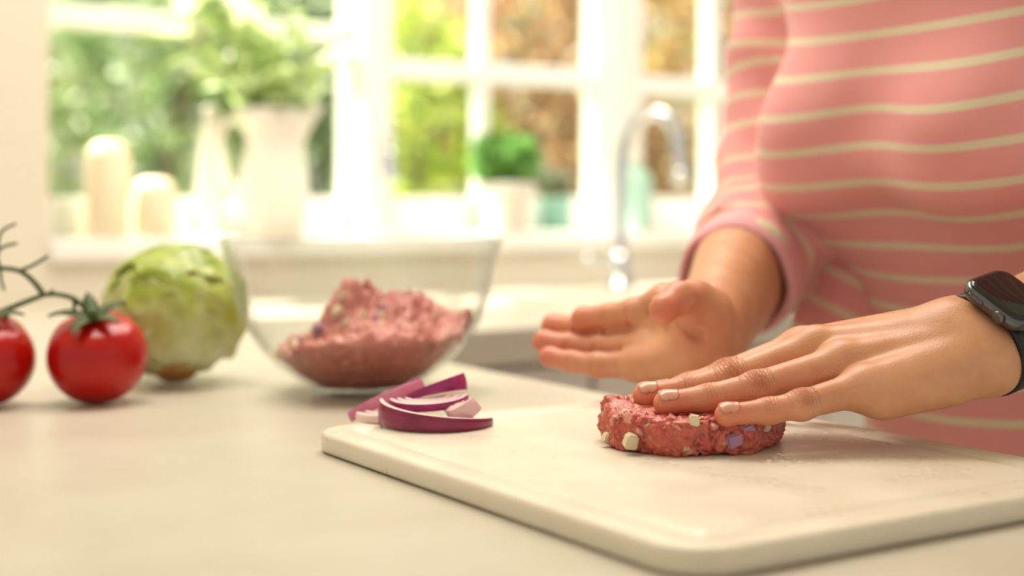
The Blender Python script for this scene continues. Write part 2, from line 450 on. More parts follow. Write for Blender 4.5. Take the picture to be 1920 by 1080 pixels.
# tall hedge closing the garden
hd = empty('garden_hedge', (0, 8.5, -0.95)); tag(hd, 'tall green hedge closing off the garden behind the shrubs', 'hedge')
parts_v, parts_f, parts_c, off = [], [], [], 0
for k in range(9):
    v, f, c = leaf_cloud((-4.2 + k*1.05, 0.15*math.sin(k*2.1), 1.3), (0.8, 0.5, 1.7), 1500, 0.075, G3 + G1 if k < 5 else B2 + G3, 40 + k, 0.4)
    parts_v.append(v); parts_f.append(f + off); parts_c.append(c); off += len(v)
o = mesh_obj('foliage', np.concatenate(parts_v), np.concatenate(parts_f), M['leaf'], hd, smooth=False); set_col(o, np.concatenate(parts_c)); o['kind'] = 'stuff'
for k in range(9):
    v_, f_ = tube([(-4.2 + k*1.05, 0, 0), (-4.2 + k*1.05, 0, 1.6)], [0.05, 0.03], 8); mesh_obj('trunk', v_, f_, M['bark'], hd)

# ------------------------------------------------------------------ things on the window sill
def at_sill(px, v=0.645):
    u, Y = on_plane_v(px, v)
    p = K(u, v, SILL_Z)
    return p, Y
M['wick'] = pmat('wick', '#3A2E24', '#2A211A', rough=0.9)
def candle(px, v, r, h, dome, label):
    p, Y = at_sill(px, v)
    root = empty('pillar_candle', p); tag(root, label, 'candle', 'pillar candles on the sill')
    prof = [(r*0.96, 0), (r, 0.003), (r, h - dome), (r*0.93, h - dome*0.6), (r*0.72, h - dome*0.2), (r*0.4, h), (r*0.15, h - 0.003)]
    v_, f_ = lathe(prof, 40); mesh_obj('wax_body', v_, f_, M['wax'], root)
    v_, f_ = tube([(0, 0, h - 0.004), (0.001, 0, h + 0.004), (0.003, 0, h + 0.009)], 0.0009, 6); mesh_obj('wick', v_, f_, M['wick'], root)
candle(203, 0.640, 0.030, 0.137, 0.022, 'tall cream pillar candle on the window sill')
candle(290, 0.640, 0.031, 0.086, 0.020, 'short cream pillar candle on the sill between tall candle and jug')
# small glass jar left of the tall candle
def jar(px, v, prof, mat, name, label, cat, h):
    p, Y = at_sill(px, v)
    root = empty(name, p); tag(root, label, cat)
    v_, f_ = lathe(prof, 40, cap=False); mesh_obj('glass_wall', v_, f_, mat, root)
    r0 = prof[0][0]
    v_, f_ = lathe([(r0, 0.0), (r0, 0.006), (r0*0.5, 0.007)], 40); mesh_obj('base', v_, f_, mat, root)
    return root
jar(132, 0.675, [(0.022, 0.002), (0.024, 0.05), (0.022, 0.10), (0.018, 0.115), (0.017, 0.115), (0.021, 0.10), (0.0225, 0.05), (0.0205, 0.006)], M['glass'], 'glass_jar', 'clear glass jar on the sill left of the tall candle', 'jar', 0.115)
jar(1042, 0.665, [(0.026, 0.002), (0.027, 0.08), (0.024, 0.105), (0.023, 0.105), (0.0255, 0.08), (0.0245, 0.006)], thin_glass('green_tumbler', (0.80, 0.90, 0.86, 1), 1.45), 'glass_tumbler', 'pale green glass tumbler on the sill beside the potted herb', 'glass', 0.105)
# bottle: tall white tapered
p, Y = at_sill(396, 0.69)
bt = empty('tall_bottle', p); tag(bt, 'tall slim white bottle on the sill behind the jug handle', 'bottle')
v_, f_ = lathe([(0.022, 0), (0.024, 0.004), (0.024, 0.05), (0.021, 0.09), (0.014, 0.14), (0.010, 0.175), (0.010, 0.182)], 32); mesh_obj('body', v_, f_, M['ceramic'], bt)
v_, f_ = lathe([(0.011, 0.182), (0.0115, 0.184), (0.0115, 0.194), (0.008, 0.196)], 24); mesh_obj('stopper', v_, f_, M['ceramic'], bt)
# jug with bouquet
p, Y = at_sill(515, 0.640)
jug = empty('jug', p); tag(jug, 'white ceramic jug with flared lip on the window sill', 'jug')
prof = [(0.0, 0.002), (0.040, 0.0), (0.045, 0.004), (0.050, 0.03), (0.051, 0.06), (0.047, 0.095), (0.043, 0.125), (0.043, 0.145), (0.050, 0.170), (0.060, 0.190),
        (0.058, 0.190), (0.047, 0.170), (0.040, 0.145), (0.040, 0.125), (0.044, 0.095), (0.047, 0.06), (0.045, 0.02), (0.0, 0.012)]
verts, faces = lathe(prof, 64, cap=False)
nv = []
for (x, y, z) in verts:
    a = math.atan2(y, x)
    k = max(0.0, (z - 0.13) / 0.06)
    sp_ = math.exp(-(a / 0.45) ** 2) * k
    nv.append((x * (1 + 0.28 * sp_), y * (1 - 0.1 * sp_), z + 0.006 * sp_))
mesh_obj('body', nv, faces, M['ceramic'], jug)
hp = smooth_path([(-0.050, 0, 0.178), (-0.072, 0, 0.176), (-0.085, 0, 0.145), (-0.078, 0, 0.10), (-0.060, 0, 0.065), (-0.048, 0, 0.05)])
v_, f_ = tube(hp, 0.007, 12); mesh_obj('handle', v_, f_, M['ceramic'], jug)
bq = empty('bouquet', (p.x, p.y, p.z + 0.02)); tag(bq, 'loose bouquet of pale green leaves and white flowers standing in the jug', 'flowers')
M['petal'] = pmat('white_petal', '#F6F1E6', '#F1EBDA', rough=0.6, scale=12)
M['stem_green'] = pmat('stem_green', '#7E9A4A', '#94AE5E', rough=0.6, scale=10)
M['pale_leaf'] = attrmat('pale_bouquet_leaf', rough=0.5, trans=0.5, bscale=60)
r = random.Random(5)
def leaf_mesh(L=0.05, W=0.02):
    vs_, fs_ = [], []
    n = 7
    for i in range(n):
        t = i / (n - 1)
        w = W * math.sin(math.pi * min(1, t*0.95 + 0.03)) ** 0.8
        z = -0.25 * L * t * t
        vs_ += [(L*t, -w, z + 0.15*w), (L*t, 0, z - 0.1*w), (L*t, w, z + 0.15*w)]
    for i in range(n - 1):
        for k in (0, 1):
            a = i*3 + k
            fs_.append((a, a+3, a+4, a+1))
    return vs_, fs_
lm = None; stems = []
flower_tips = []
for s_ in range(8):
    a = r.random() * 6.28; sx = 0.11 * math.cos(a) - 0.02; sy = 0.05 * math.sin(a)
    h = 0.24 + 0.14 * r.random()
    path = smooth_path([(0.012*math.cos(a), 0.012*math.sin(a), 0), (0.02*math.cos(a), 0.02*math.sin(a), 0.15), (sx*0.6, sy*0.6, h*0.75), (sx, sy, h)], 5)
    stems.append(tube(path, 0.0022, 6))
    for j in range(6, len(path)):
        for q in range(1):
            v_, f_ = leaf_mesh(0.045 + 0.03 * r.random(), 0.012 + 0.008 * r.random())
            if lm is None:
                o = mesh_obj('leaf', v_, f_, M['pale_leaf'], bq); lm = o.data; set_col(o, [lin('#C9D8A0')[:3]] * len(v_))
            else:
                o = link(bpy.data.objects.new('leaf', lm), bq)
            o.location = path[j]; o.rotation_euler = (r.uniform(-0.5, 0.5), r.uniform(-0.9, 0.5), r.random() * 6.28)
    flower_tips.append(path[-1])
v_, f_ = join_geo(stems); mesh_obj('stems', v_, f_, M['stem_green'], bq)
flower_tips += [Vector((-0.11, 0.0, 0.26)), Vector((-0.125, 0.0, 0.235)), Vector((-0.08, 0.01, 0.30)), Vector((-0.04, 0, 0.31))]
fm = None
for ft in flower_tips:
    if fm is None:
        pv = []
        for k in range(6):
            a = k * math.pi / 3
            vv, ff = leaf_mesh(0.022, 0.009)
            pv.append(([(x*math.cos(a) - y*math.sin(a), x*math.sin(a) + y*math.cos(a), z + x*0.4) for x, y, z in vv], ff))
        v_, f_ = join_geo(pv); o = mesh_obj('flower', v_, f_, M['petal'], bq); fm = o.data
    else:
        o = link(bpy.data.objects.new('flower', fm), bq)
    o.location = ft; o.rotation_euler = (r.uniform(0.2, 1.2), r.uniform(-0.4, 0.4), r.random() * 6.28)
# stalks of the extra white flowers reach down into the jug
v_, f_ = join_geo([tube(smooth_path([(0, 0, 0.02), (-0.01, 0, 0.16), ft], 5), 0.0018, 6) for ft in flower_tips[-4:]]); mesh_obj('stems', v_, f_, M['stem_green'], bq)
# potted herb
p, Y = at_sill(948, 0.645)
pot = empty('potted_herb', p); tag(pot, 'round bushy green herb in a cream pot on the window sill', 'potted plant')
v_, f_ = lathe([(0.034, 0), (0.036, 0.002), (0.046, 0.062), (0.050, 0.064), (0.051, 0.082), (0.046, 0.083), (0.044, 0.066)], 40); mesh_obj('pot', v_, f_, M['ceramic'], pot)
M['soil'] = pmat('soil', '#4A3A2A', '#35291D', rough=1.0, scale=80, bump=0.002)
v_, f_ = lathe([(0.0445, 0.064), (0.0445, 0.074), (0.02, 0.077)], 32); mesh_obj('soil', v_, f_, M['soil'], pot)
v, f, c = leaf_cloud((0, 0, 0.118), (0.060, 0.060, 0.047), 1500, 0.0085, ['#79AE52', '#8DC064', '#659A44', '#A2CE7A'], 77, 0.5)
o = mesh_obj('foliage', v, f, M['leaf'], pot, smooth=False); set_col(o, c); o['kind'] = 'stuff'
v_, f_ = join_geo([tube([(0.01*math.cos(k), 0.01*math.sin(k), 0.07), (0.035*math.cos(k*1.9), 0.035*math.sin(k*1.9), 0.13)], 0.0012, 5) for k in range(14)]); mesh_obj('stems', v_, f_, M['stem_green'], pot)
# soap bottle
p, Y = at_sill(1193, 0.650)
sb = empty('soap_bottle', p); tag(sb, 'pale teal soap bottle with white pump behind the tap', 'bottle')
M['teal'] = pmat('teal_soap_bottle', '#B9DCC9', '#A9D2BE', rough=0.25, scale=6, sss=0.3, sssr=(0.02,))
v_, f_ = lathe([(0.026, 0), (0.028, 0.003), (0.028, 0.085), (0.024, 0.10), (0.011, 0.112), (0.011, 0.122)], 36); mesh_obj('bottle_body', v_, f_, M['teal'], sb)
v_, f_ = lathe([(0.013, 0.120), (0.013, 0.136), (0.005, 0.138), (0.005, 0.158), (0.012, 0.160), (0.012, 0.168), (0.006, 0.170)], 24); pm_ = mesh_obj('pump', v_, f_, M['ceramic'], sb)
v_, f_ = tube(smooth_path([(0, 0, 0.164), (-0.02, -0.004, 0.166), (-0.036, -0.006, 0.158)]), 0.0045, 10); mesh_obj('nozzle', v_, f_, M['ceramic'], pm_)

# ------------------------------------------------------------------ CHOPPING BOARD
def rrect(w, d, r, n=10):
    pts = []
    for cx, cy, a0 in ((w-r, r, -90), (w-r, d-r, 0), (r, d-r, 90), (r, r, 180)):
        for k in range(n + 1):
            a = math.radians(a0 + 90 * k / n)
            pts.append((cx + r * math.cos(a), cy + r * math.sin(a)))
    return pts
BW, BD, BT = 0.283, 0.357, 0.0125
def inset_loop(i, z, r=0.026):
    rr = max(0.004, r - i)
    return [(x + i, y + i, z) for x, y in rrect(BW - 2*i, BD - 2*i, rr)]
loops = [inset_loop(0.004, 0), inset_loop(0.001, 0.001), inset_loop(0, 0.003), inset_loop(0, BT-0.003), inset_loop(0.0009, BT-0.0009), inset_loop(0.003, BT),
         inset_loop(0.017, BT), inset_loop(0.0185, BT-0.0006), inset_loop(0.020, BT-0.0016), inset_loop(0.023, BT-0.002), inset_loop(0.026, BT-0.0016), inset_loop(0.0275, BT-0.0006), inset_loop(0.029, BT)]
nl = len(loops[0]); verts = [p for l in loops for p in l]; faces = []
for j in range(len(loops) - 1):
    for i in range(nl):
        k = (i + 1) % nl
        faces.append((j*nl+i, j*nl+k, (j+1)*nl+k, (j+1)*nl+i))
faces.append(tuple(range(nl-1, -1, -1))); faces.append(tuple(range((len(loops)-1)*nl, len(loops)*nl)))
# wet, knife-scored plastic
bmat, nt, bs = newmat('scored_white_plastic')
tc = N(nt, 'ShaderNodeTexCoord')
nz = N(nt, 'ShaderNodeTexNoise'); nz.inputs['Scale'].default_value = 22; nz.inputs['Detail'].default_value = 6
nt.links.new(tc.outputs['Object'], nz.inputs['Vector'])
rp = N(nt, 'ShaderNodeValToRGB'); rp.color_ramp.elements[0].position = 0.3; rp.color_ramp.elements[1].position = 0.62
rp.color_ramp.elements[0].color = lin('#DED5C1'); rp.color_ramp.elements[1].color = lin('#E3DBC8')
nt.links.new(nz.outputs[0], rp.inputs[0]); nt.links.new(rp.outputs[0], bs.inputs['Base Color'])
rr_ = N(nt, 'ShaderNodeMapRange'); rr_.inputs['From Min'].default_value = 0.35; rr_.inputs['From Max'].default_value = 0.65
rr_.inputs['To Min'].default_value = 0.26; rr_.inputs['To Max'].default_value = 0.40
nt.links.new(nz.outputs[0], rr_.inputs[0]); nt.links.new(rr_.outputs[0], bs.inputs['Roughness'])
prev = None
for ang, sc in ((0.5, (900, 25, 1)), (1.15, (700, 18, 1)), (-0.35, (800, 22, 1))):
    mp = N(nt, 'ShaderNodeMapping'); mp.inputs['Rotation'].default_value = (0, 0, ang); mp.inputs['Scale'].default_value = sc
    nt.links.new(tc.outputs['Object'], mp.inputs['Vector'])
    n2 = N(nt, 'ShaderNodeTexNoise'); n2.inputs['Scale'].default_value = 1.0; n2.inputs['Detail'].default_value = 1
    nt.links.new(mp.outputs[0], n2.inputs['Vector'])
    cr = N(nt, 'ShaderNodeMapRange'); cr.inputs['From Min'].default_value = 0.66; cr.inputs['From Max'].default_value = 0.74
    nt.links.new(n2.outputs[0], cr.inputs[0])
    if prev is None: prev = cr.outputs[0]
    else:
        ad = N(nt, 'ShaderNodeMath', operation='ADD'); nt.links.new(prev, ad.inputs[0]); nt.links.new(cr.outputs[0], ad.inputs[1]); prev = ad.outputs[0]
n3 = N(nt, 'ShaderNodeTexNoise'); n3.inputs['Scale'].default_value = 380; n3.inputs['Detail'].default_value = 3
nt.links.new(tc.outputs['Object'], n3.inputs['Vector'])
sb_ = N(nt, 'ShaderNodeMath', operation='MULTIPLY_ADD'); sb_.inputs[1].default_value = -0.6
nt.links.new(prev, sb_.inputs[0]); nt.links.new(n3.outputs[0], sb_.inputs[2])
bp = N(nt, 'ShaderNodeBump'); bp.inputs['Strength'].default_value = 0.35; bp.inputs['Distance'].default_value = 0.0004
nt.links.new(sb_.outputs[0], bp.inputs['Height']); nt.links.new(bp.outputs[0], bs.inputs['Normal'])
bs.inputs['Subsurface Weight'].default_value = 0.15; bs.inputs['Subsurface Scale'].default_value = 0.006
board = mesh_obj('chopping_board', verts, faces, bmat, smooth=False)
NC = Vector((0.0689, 0.548, 0))
board.location = (NC.x, NC.y, 0.0)
board.rotation_euler = (0, 0, KROT)
tag(board, 'white plastic chopping board with juice groove lying on the worktop', 'chopping board')
for pl in board.data.polygons:
    pl.use_smooth = len(pl.vertices) == 4
# beads of juice on the board
M['juice'] = pmat('clear_juice', '#E8D9C4', '#E2CFBA', rough=0.05, scale=40)
jr = random.Random(3)
drops = []
for k in range(26):
    x0 = P(1470 + jr.gauss(0, 16), 862, 0.74); cx_ = x0.x; cy_ = 0.742 + jr.gauss(0, 0.006)
    rr = jr.uniform(0.0005, 0.0013)
    vv, ff = lathe([(rr, 0), (rr*0.9, rr*0.25), (rr*0.5, rr*0.45), (rr*0.1, rr*0.5)], 10)
    drops.append(([(x*1.6 + cx_, y + cy_, z + BT) for x, y, z in vv], ff))
v_, f_ = join_geo(drops); o = mesh_obj('juice_droplets', v_, f_, M['juice'])
tag(o, 'tiny wet juice droplets on the board right of the patty', 'droplets', kind='stuff')

# ------------------------------------------------------------------ MEAT
M['meat'] = attrmat('raw_mince', rough=0.28, sss=0.2, sssr=0.003, bump=0.0011, bscale=700, spec=0.5, coat=0.2)
def meat_field(p, sc=1.0, seed=0.0):
    """lumpy displacement (m) and colour of minced beef at point p (m)"""
    q = Vector(p) * (1000.0 / 7.5 * sc) + Vector((seed, seed * 1.3, seed * 0.7))
    w = noise.noise_vector(q * 0.7) * 0.55 + noise.noise_vector(q * 2.1) * 0.22
    d1, pts = noise.voronoi(q + w)
    q2 = (q + w * 1.2) * 2.6
    d2, p2 = noise.voronoi(q2)
    lump = (0.40 - min(d1[0], 0.9)**1.5) * 0.0024 + (0.35 - min(d2[0], 0.9)**1.4) * 0.0011
    crack = max(0.0, 0.16 - (d1[1] - d1[0])) / 0.16 * max(0.0, min(1.0, 0.5 + 2.0 * noise.noise(q * 0.45)))
    lump -= crack * 0.0022
    lump += noise.noise(q * 0.33) * 0.0036 + noise.noise(q * 2.2) * 0.0013 + noise.noise(q * 5.5) * 0.0007
    cell = noise.noise(q * 0.6 + Vector((9, 2, 4))) * 1.3 + 0.35 * noise.cell(pts[0] * 7.31)
    c2 = noise.noise(q * 1.9 + w * 2) * 1.1 + 0.45 * noise.noise(q * 4.3)
    return lump, crack, cell, c2
RED, PINK, FAT, DARK = [np.array(lin(h)[:3]) for h in ('#BA4536', '#CC6450', '#E2B496', '#8E2A22')]
def meat_col(crack, c1, c2, lift):
    t = min(1, max(0, 0.5 + 0.5 * c1)); s = min(1, max(0, 0.5 + 0.5 * c2))
    c = RED * (1 - t) + PINK * t
    f = min(1.0, max(0.0, (s - 0.68) / 0.16)); g = min(1.0, max(0.0, (0.30 - s) / 0.2))
    c = c * (1 - 0.7*f) + FAT * 0.7*f
    c = c * (1 - 0.45*g) + DARK * 0.45*g
    return c * (1 - 0.25 * crack)
PC = Vector((0.1007, 0.7995, BT)); PR, PH = 0.0500, 0.0205
pat = empty('burger_patty', PC); tag(pat, 'raw minced beef burger patty flecked with onion on the chopping board', 'burger patty')
verts, cols, faces = [], [], []
NA = 300
prof = [(0.0, PH), (0.15, PH), (0.3, PH), (0.45, PH), (0.58, PH)] + [(0.66 + 0.02 * i, PH) for i in range(12)]
prof += [(0.90 + 0.10 * math.sin(a), PH/2 + PH/2 * math.cos(a)**1 if False else PH*0.5 + PH*0.5*math.copysign(abs(math.cos(a))**0.75, math.cos(a))) for a in [math.pi * i / 34 for i in range(1, 35)]]
prof += [(0.8, 0.0), (0.4, 0.0), (0.0, 0.0)]
for j, (rr, z) in enumerate(prof):
    for i in range(NA):
        a = 2 * math.pi * i / NA
        irr = 1 + 0.035 * math.sin(2*a + 0.6) + 0.02 * math.sin(5*a + 1.0) + 0.015 * math.sin(9*a)
        hz = 1 + 0.07 * math.sin(a * 2 + 2.2) + 0.05 * math.sin(a * 3)
        r_ = rr * PR * irr
        p = Vector((r_ * math.cos(a), r_ * math.sin(a), z * hz))
        lift, crack, c1, c2 = meat_field(p)
        nr = Vector((math.cos(a), math.sin(a), 0))
        tt = min(1, max(0, (rr - 0.86) / 0.12))
        nrm = (nr * tt + Vector((0, 0, 1)) * (1 - tt) * (1 if z > PH/2 else -1)).normalized()
        if z <= 0.0001 and rr < 0.89: lift *= 0.1
        p = p + nrm * lift
        p.z = max(p.z, 0.0)
        verts.append(p); cols.append(meat_col(crack, c1, c2, lift))
for j in range(len(prof) - 1):
    for i in range(NA):
        k = (i + 1) % NA
        faces.append((j*NA+i, (j+1)*NA+i, (j+1)*NA+k, j*NA+k))
o = mesh_obj('mince', verts, faces, M['meat'], pat); set_col(o, cols)
# diced onion in the patty
M['dice_white'] = pmat('onion_dice', '#E4D8BE', '#DACBAA', rough=0.3, scale=60, sss=0.3, sssr=(0.003,))
M['dice_purple'] = pmat('purple_onion_dice', '#8E5E86', '#A57C97', rough=0.3, scale=60, sss=0.2, sssr=(0.003,))
def dice(parent, loc, size, rot, mat, name='onion_dice'):
    bm = bmesh.new()
    bmesh.ops.create_cube(bm, size=1.0)
    rr = random.Random(int(abs(loc[0]*1e5)) + 3)
    for vtx in bm.verts:
        vtx.co = Vector((vtx.co.x*size[0]*rr.uniform(0.8, 1.15), vtx.co.y*size[1]*rr.uniform(0.8, 1.15), vtx.co.z*size[2]*rr.uniform(0.8, 1.15)))
    bmesh.ops.bevel(bm, geom=bm.edges[:], offset=min(size)*0.16, segments=2, affect='EDGES')
    o = bm_obj(name, bm, mat, parent, smooth=False)
    o.location = loc; o.rotation_euler = rot
    return o
def on_patty(px, py, Y):
    return P(px, py, Y) - PC
for px, py, Y, s, m, rot in ((1183, 827, 0.7605, (0.0070, 0.006, 0.0085), 'dice_white', (0.3, 0.2, 0.4)), (1302, 787, 0.7530, (0.0060, 0.006, 0.0056), 'dice_white', (0.1, 0.15, -0.1)),
                             (1376, 825, 0.7545, (0.0095, 0.006, 0.0075), 'dice_purple', (0.1, -0.3, 0.2)), (1401, 803, 0.7582, (0.008, 0.006, 0.006), 'dice_purple', (0.2, -0.5, 0.1)),
                             (1140, 822, 0.7835, (0.006, 0.005, 0.006), 'dice_white', (0.2, 0.3, 0.6)), (1437, 801, 0.771, (0.004, 0.004, 0.005), 'dice_white', (0.5, 0.3, 0.6)),
                             (1285, 841, 0.7520, (0.004, 0.004, 0.004), 'dice_white', (0.5, 0.3, 0.2)), (1176, 776, 0.785, (0.006, 0.006, 0.004), 'dice_white', (0.1, 0.3, 0.2))):
    dice(pat, on_patty(px, py, Y), s, rot, M[m])

# ------------------------------------------------------------------ GLASS BOWL with mince
BC = Vector(((680 - CX) * 1.096 / F_PX, 1.096, 0))
bowl = empty('mixing_bowl', BC); tag(bowl, 'large clear glass mixing bowl half filled with minced meat', 'bowl')
outer = [(0.036, 0.0), (0.037, 0.003), (0.040, 0.006), (0.052, 0.0125), (0.066, 0.022), (0.080, 0.037), (0.090, 0.053), (0.0975, 0.073), (0.103, 0.095), (0.1065, 0.111), (0.109, 0.1145), (0.109, 0.1175), (0.1075, 0.1185)]
inner = [(0.1055, 0.117), (0.1035, 0.111), (0.1000, 0.095), (0.0945, 0.073), (0.087, 0.0535), (0.077, 0.0385), (0.063, 0.0245), (0.049, 0.0135), (0.033, 0.0058), (0.0, 0.005)]
v_, f_ = lathe([(0.0, 0.001), (0.033, 0.001)] + outer + inner, 96, cap=False); mesh_obj('glass_wall', v_, f_, M['glass'], bowl)
ip = sorted([(z, r_) for r_, z in inner])
iz = np.array([a for a, b in ip]); irr_ = np.array([b for a, b in ip])
def bowl_r(z): return float(np.interp(z, iz, irr_))
mh = empty('minced_meat', BC + Vector((0, 0, 0.0055))); tag(mh, 'heap of pink minced meat with diced onion inside the glass bowl', 'minced meat')
def mound(x, y):
    g = lambda cx, cy, s, h: h * math.exp(-((x - cx)**2 + (y - cy)**2) / (2*s*s))
    return g(-0.011, 0.0, 0.0145, 0.036) + g(-0.016, -0.012, 0.008, 0.006) + g(-0.004, -0.01, 0.032, 0.010) + g(0.04, 0.01, 0.022, 0.015) + g(0.015, 0.02, 0.02, 0.012) + g(0.082, -0.01, 0.012, 0.012) - g(0.072, 0.0, 0.008, 0.004)
NA, NB_, NT_ = 220, 46, 60
verts, cols, faces = [], [], []
for j in range(NB_ + NT_):
    for i in range(NA):
        a = 2 * math.pi * i / NA
        hw = 0.042 + 0.010 * math.cos(a) + 0.003 * math.sin(3*a + 1)
        if j < NB_:
            z = 0.0058 + (hw - 0.0058) * (j / (NB_ - 1))
            rr = bowl_r(z) - 0.0012
            if j == 0: rr = 0.0
            elif j < 4: rr = min(rr, 0.012 * j); z = 0.0060
            p = Vector((rr * math.cos(a), rr * math.sin(a), z))
            lift, crack, c1, c2 = meat_field(p, 0.62, 5.0)
            k = min(0.0, lift - 0.0012)
            p.x += math.cos(a) * k * 1.4; p.y += math.sin(a) * k * 1.4
        else:
            t = 1 - (j - NB_ + 1) / NT_
            rr = (bowl_r(hw) - 0.0012) * t
            x, y = rr * math.cos(a), rr * math.sin(a)
            z = hw * (0.35 + 0.65 * t**2) + 0.65 * 0.042 * (1 - t**2) + mound(x, y)
            p = Vector((x, y, z))
            lift, crack, c1, c2 = meat_field(p, 0.62, 5.0)
            p.z += lift * 3.0
        p.z -= 0.0055
        verts.append(p); cols.append(meat_col(crack, c1, c2, lift) * 0.6 + 0.4 * np.array(lin('#DE9A90')[:3]))
for j in range(NB_ + NT_ - 1):
    for i in range(NA):
        k = (i + 1) % NA
        faces.append((j*NA+i, j*NA+k, (j+1)*NA+k, (j+1)*NA+i))
o = mesh_obj('mince', verts, faces, M['meat'], mh); set_col(o, cols)
rd = random.Random(9)
for k in range(26):
    a = rd.uniform(3.4, 6.0); rr = rd.uniform(0.02, 0.075); x, y = rr*math.cos(a), rr*math.sin(a)
    t = rr / 0.078; hw = 0.042 + 0.010*math.cos(a)
    z = hw*(0.35 + 0.65*t**2) + 0.65*0.042*(1 - t**2) + mound(x, y) - 0.0075
    dice(mh, (x, y, z), (rd.uniform(0.006, 0.011), 0.006, rd.uniform(0.005, 0.009)), (rd.random(), rd.random(), rd.random()*3), M['dice_purple'] if rd.random() < 0.3 else M['dice_white'])

# ------------------------------------------------------------------ RED ONION pieces
M['skin_purple'] = pmat('onion_skin', '#8A0F55', '#A0206A', rough=0.22, scale=70, spec=0.6)
M['skin_dark'] = pmat('onion_skin_dark', '#7A1740', '#8E2450', rough=0.28, scale=60)
M['skin_pale'] = pmat('onion_inner_skin', '#C9688E', '#D889A5', rough=0.35, scale=90)
M['onion_flesh'] = pmat('onion_flesh', '#EBD3CC', '#E2BFC0', rough=0.3, scale=50, sss=0.3, sssr=(0.003,))
def onion_layer(name, parent, R, wall, a0, a1, h, skin, n=40, taper=(1.0, 1.0), lean=0.0):
    """one curved onion layer: purple outer face, pale cut faces"""
    verts, faces, mi = [], [], []
    for i in range(n + 1):
        t = i / n; a = a0 + (a1 - a0) * t
        hh = h * (taper[0] + (taper[1] - taper[0]) * t)
        w = wall * (0.45 + 0.55 * math.sin(math.pi * min(1, max(0, t)))**0.5)
        for rr, z in ((R + lean*0, 0), (R + 0.0006, hh*0.3), (R + 0.0006, hh*0.7), (R + lean, hh), (R - w*0.5 + lean, hh + 0.0003), (R - w + lean, hh), (R - w, 0)):
            verts.append((rr*math.cos(a), rr*math.sin(a), z))
    q = 7
    for i in range(n):
        for k in range(q):
            k2 = (k + 1) % q
            faces.append((i*q+k, (i+1)*q+k, (i+1)*q+k2, i*q+k2)); mi.append(1 if k < 3 else (2 if k == 5 else 0))
    faces.append(tuple(range(q-1, -1, -1))); mi.append(0)
    faces.append(tuple(range(n*q, n*q+q))); mi.append(0)
    return mesh_obj(name, verts, faces, None, parent, smooth=False, mats=[M['onion_flesh'], skin, M['skin_pale']], midx=mi)
def onion(label, px, py, Y, rot, layers, skin):
    root = empty('onion_slice', P(px, py, Y)); root.rotation_euler = rot
    tag(root, label, 'onion slice', 'red onion slices on the chopping board')
    for i, (R, wall, a0, a1, h, tp) in enumerate(layers):
        o = onion_layer('onion_layer', root, R, wall, math.radians(a0), math.radians(a1), h, skin if i == 0 else M['skin_pale'], taper=tp)
        o.location = (0, 0, 0.0002 * i)
    return root
def zat(o, z):
    o.location.z = z
def place(o, x, y, z):
    o.location = (x, y, z)
def ox(px, Y): return (px - CX) * Y / F_PX
place(onion('large red onion crescent with dark purple skin, frontmost of the pile', 812, 785, 0.862, (0, math.radians(2), 0),
          [(0.0345, 0.004, 182, 352, 0.0125, (1.1, 0.42)), (0.0300, 0.004, 188, 350, 0.0095, (0.9, 0.5)), (0.0255, 0.004, 195, 345, 0.0075, (0.8, 0.6))], M['skin_dark']), ox(812, 0.832), 0.863, BT + 0.0006)
place(onion('flat red onion half ring lying on the front crescent', 800, 770, 0.868, (math.radians(5), math.radians(-3), 0.05),
          [(0.0240, 0.0042, 188, 352, 0.0046, (1, 1)), (0.0195, 0.004, 190, 350, 0.0044, (1, 1)), (0.0150, 0.004, 192, 348, 0.0042, (1, 1)), (0.0105, 0.004, 195, 345, 0.0040, (1, 1))], M['skin_purple']), ox(800, 0.846), 0.870, BT + 0.0120)
place(onion('bright magenta onion wedge tilted on top of the pile', 806, 745, 0.885, (math.radians(-14), math.radians(-10), 0.15),
          [(0.0235, 0.0050, 202, 338, 0.0110, (0.15, 1.0)), (0.0183, 0.004, 210, 332, 0.0090, (0.2, 1.0))], M['skin_purple']), ox(806, 0.862), 0.885, BT + 0.0125)
place(onion('pale pink onion strip leaning at the back of the pile', 742, 760, 0.888, (math.radians(-18), math.radians(-23), 0.05),
          [(0.0450, 0.0065, 235, 303, 0.0085, (0.8, 1.0))], M['skin_pale']), ox(737, 0.88), 0.922, BT - 0.0030)
place(onion('pinkish white onion slice lying under the leaning strip', 700, 785, 0.872, (math.radians(4), math.radians(-6), 0.1),
          [(0.0260, 0.0050, 195, 300, 0.0050, (1, 1)), (0.0205, 0.0045, 195, 300, 0.0048, (1, 1))], M['onion_flesh']), ox(738, 0.86), 0.886, BT + 0.0030)
place(onion('small pinkish white onion chunk at the right end of the pile', 884, 785, 0.850, (math.radians(20), math.radians(-32), -0.4),
          [(0.0105, 0.006, 195, 345, 0.0125, (1, 0.7)), (0.0040, 0.003, 200, 340, 0.0105, (1, 0.9))], M['onion_flesh']), ox(880, 0.845), 0.853, BT + 0.0070)

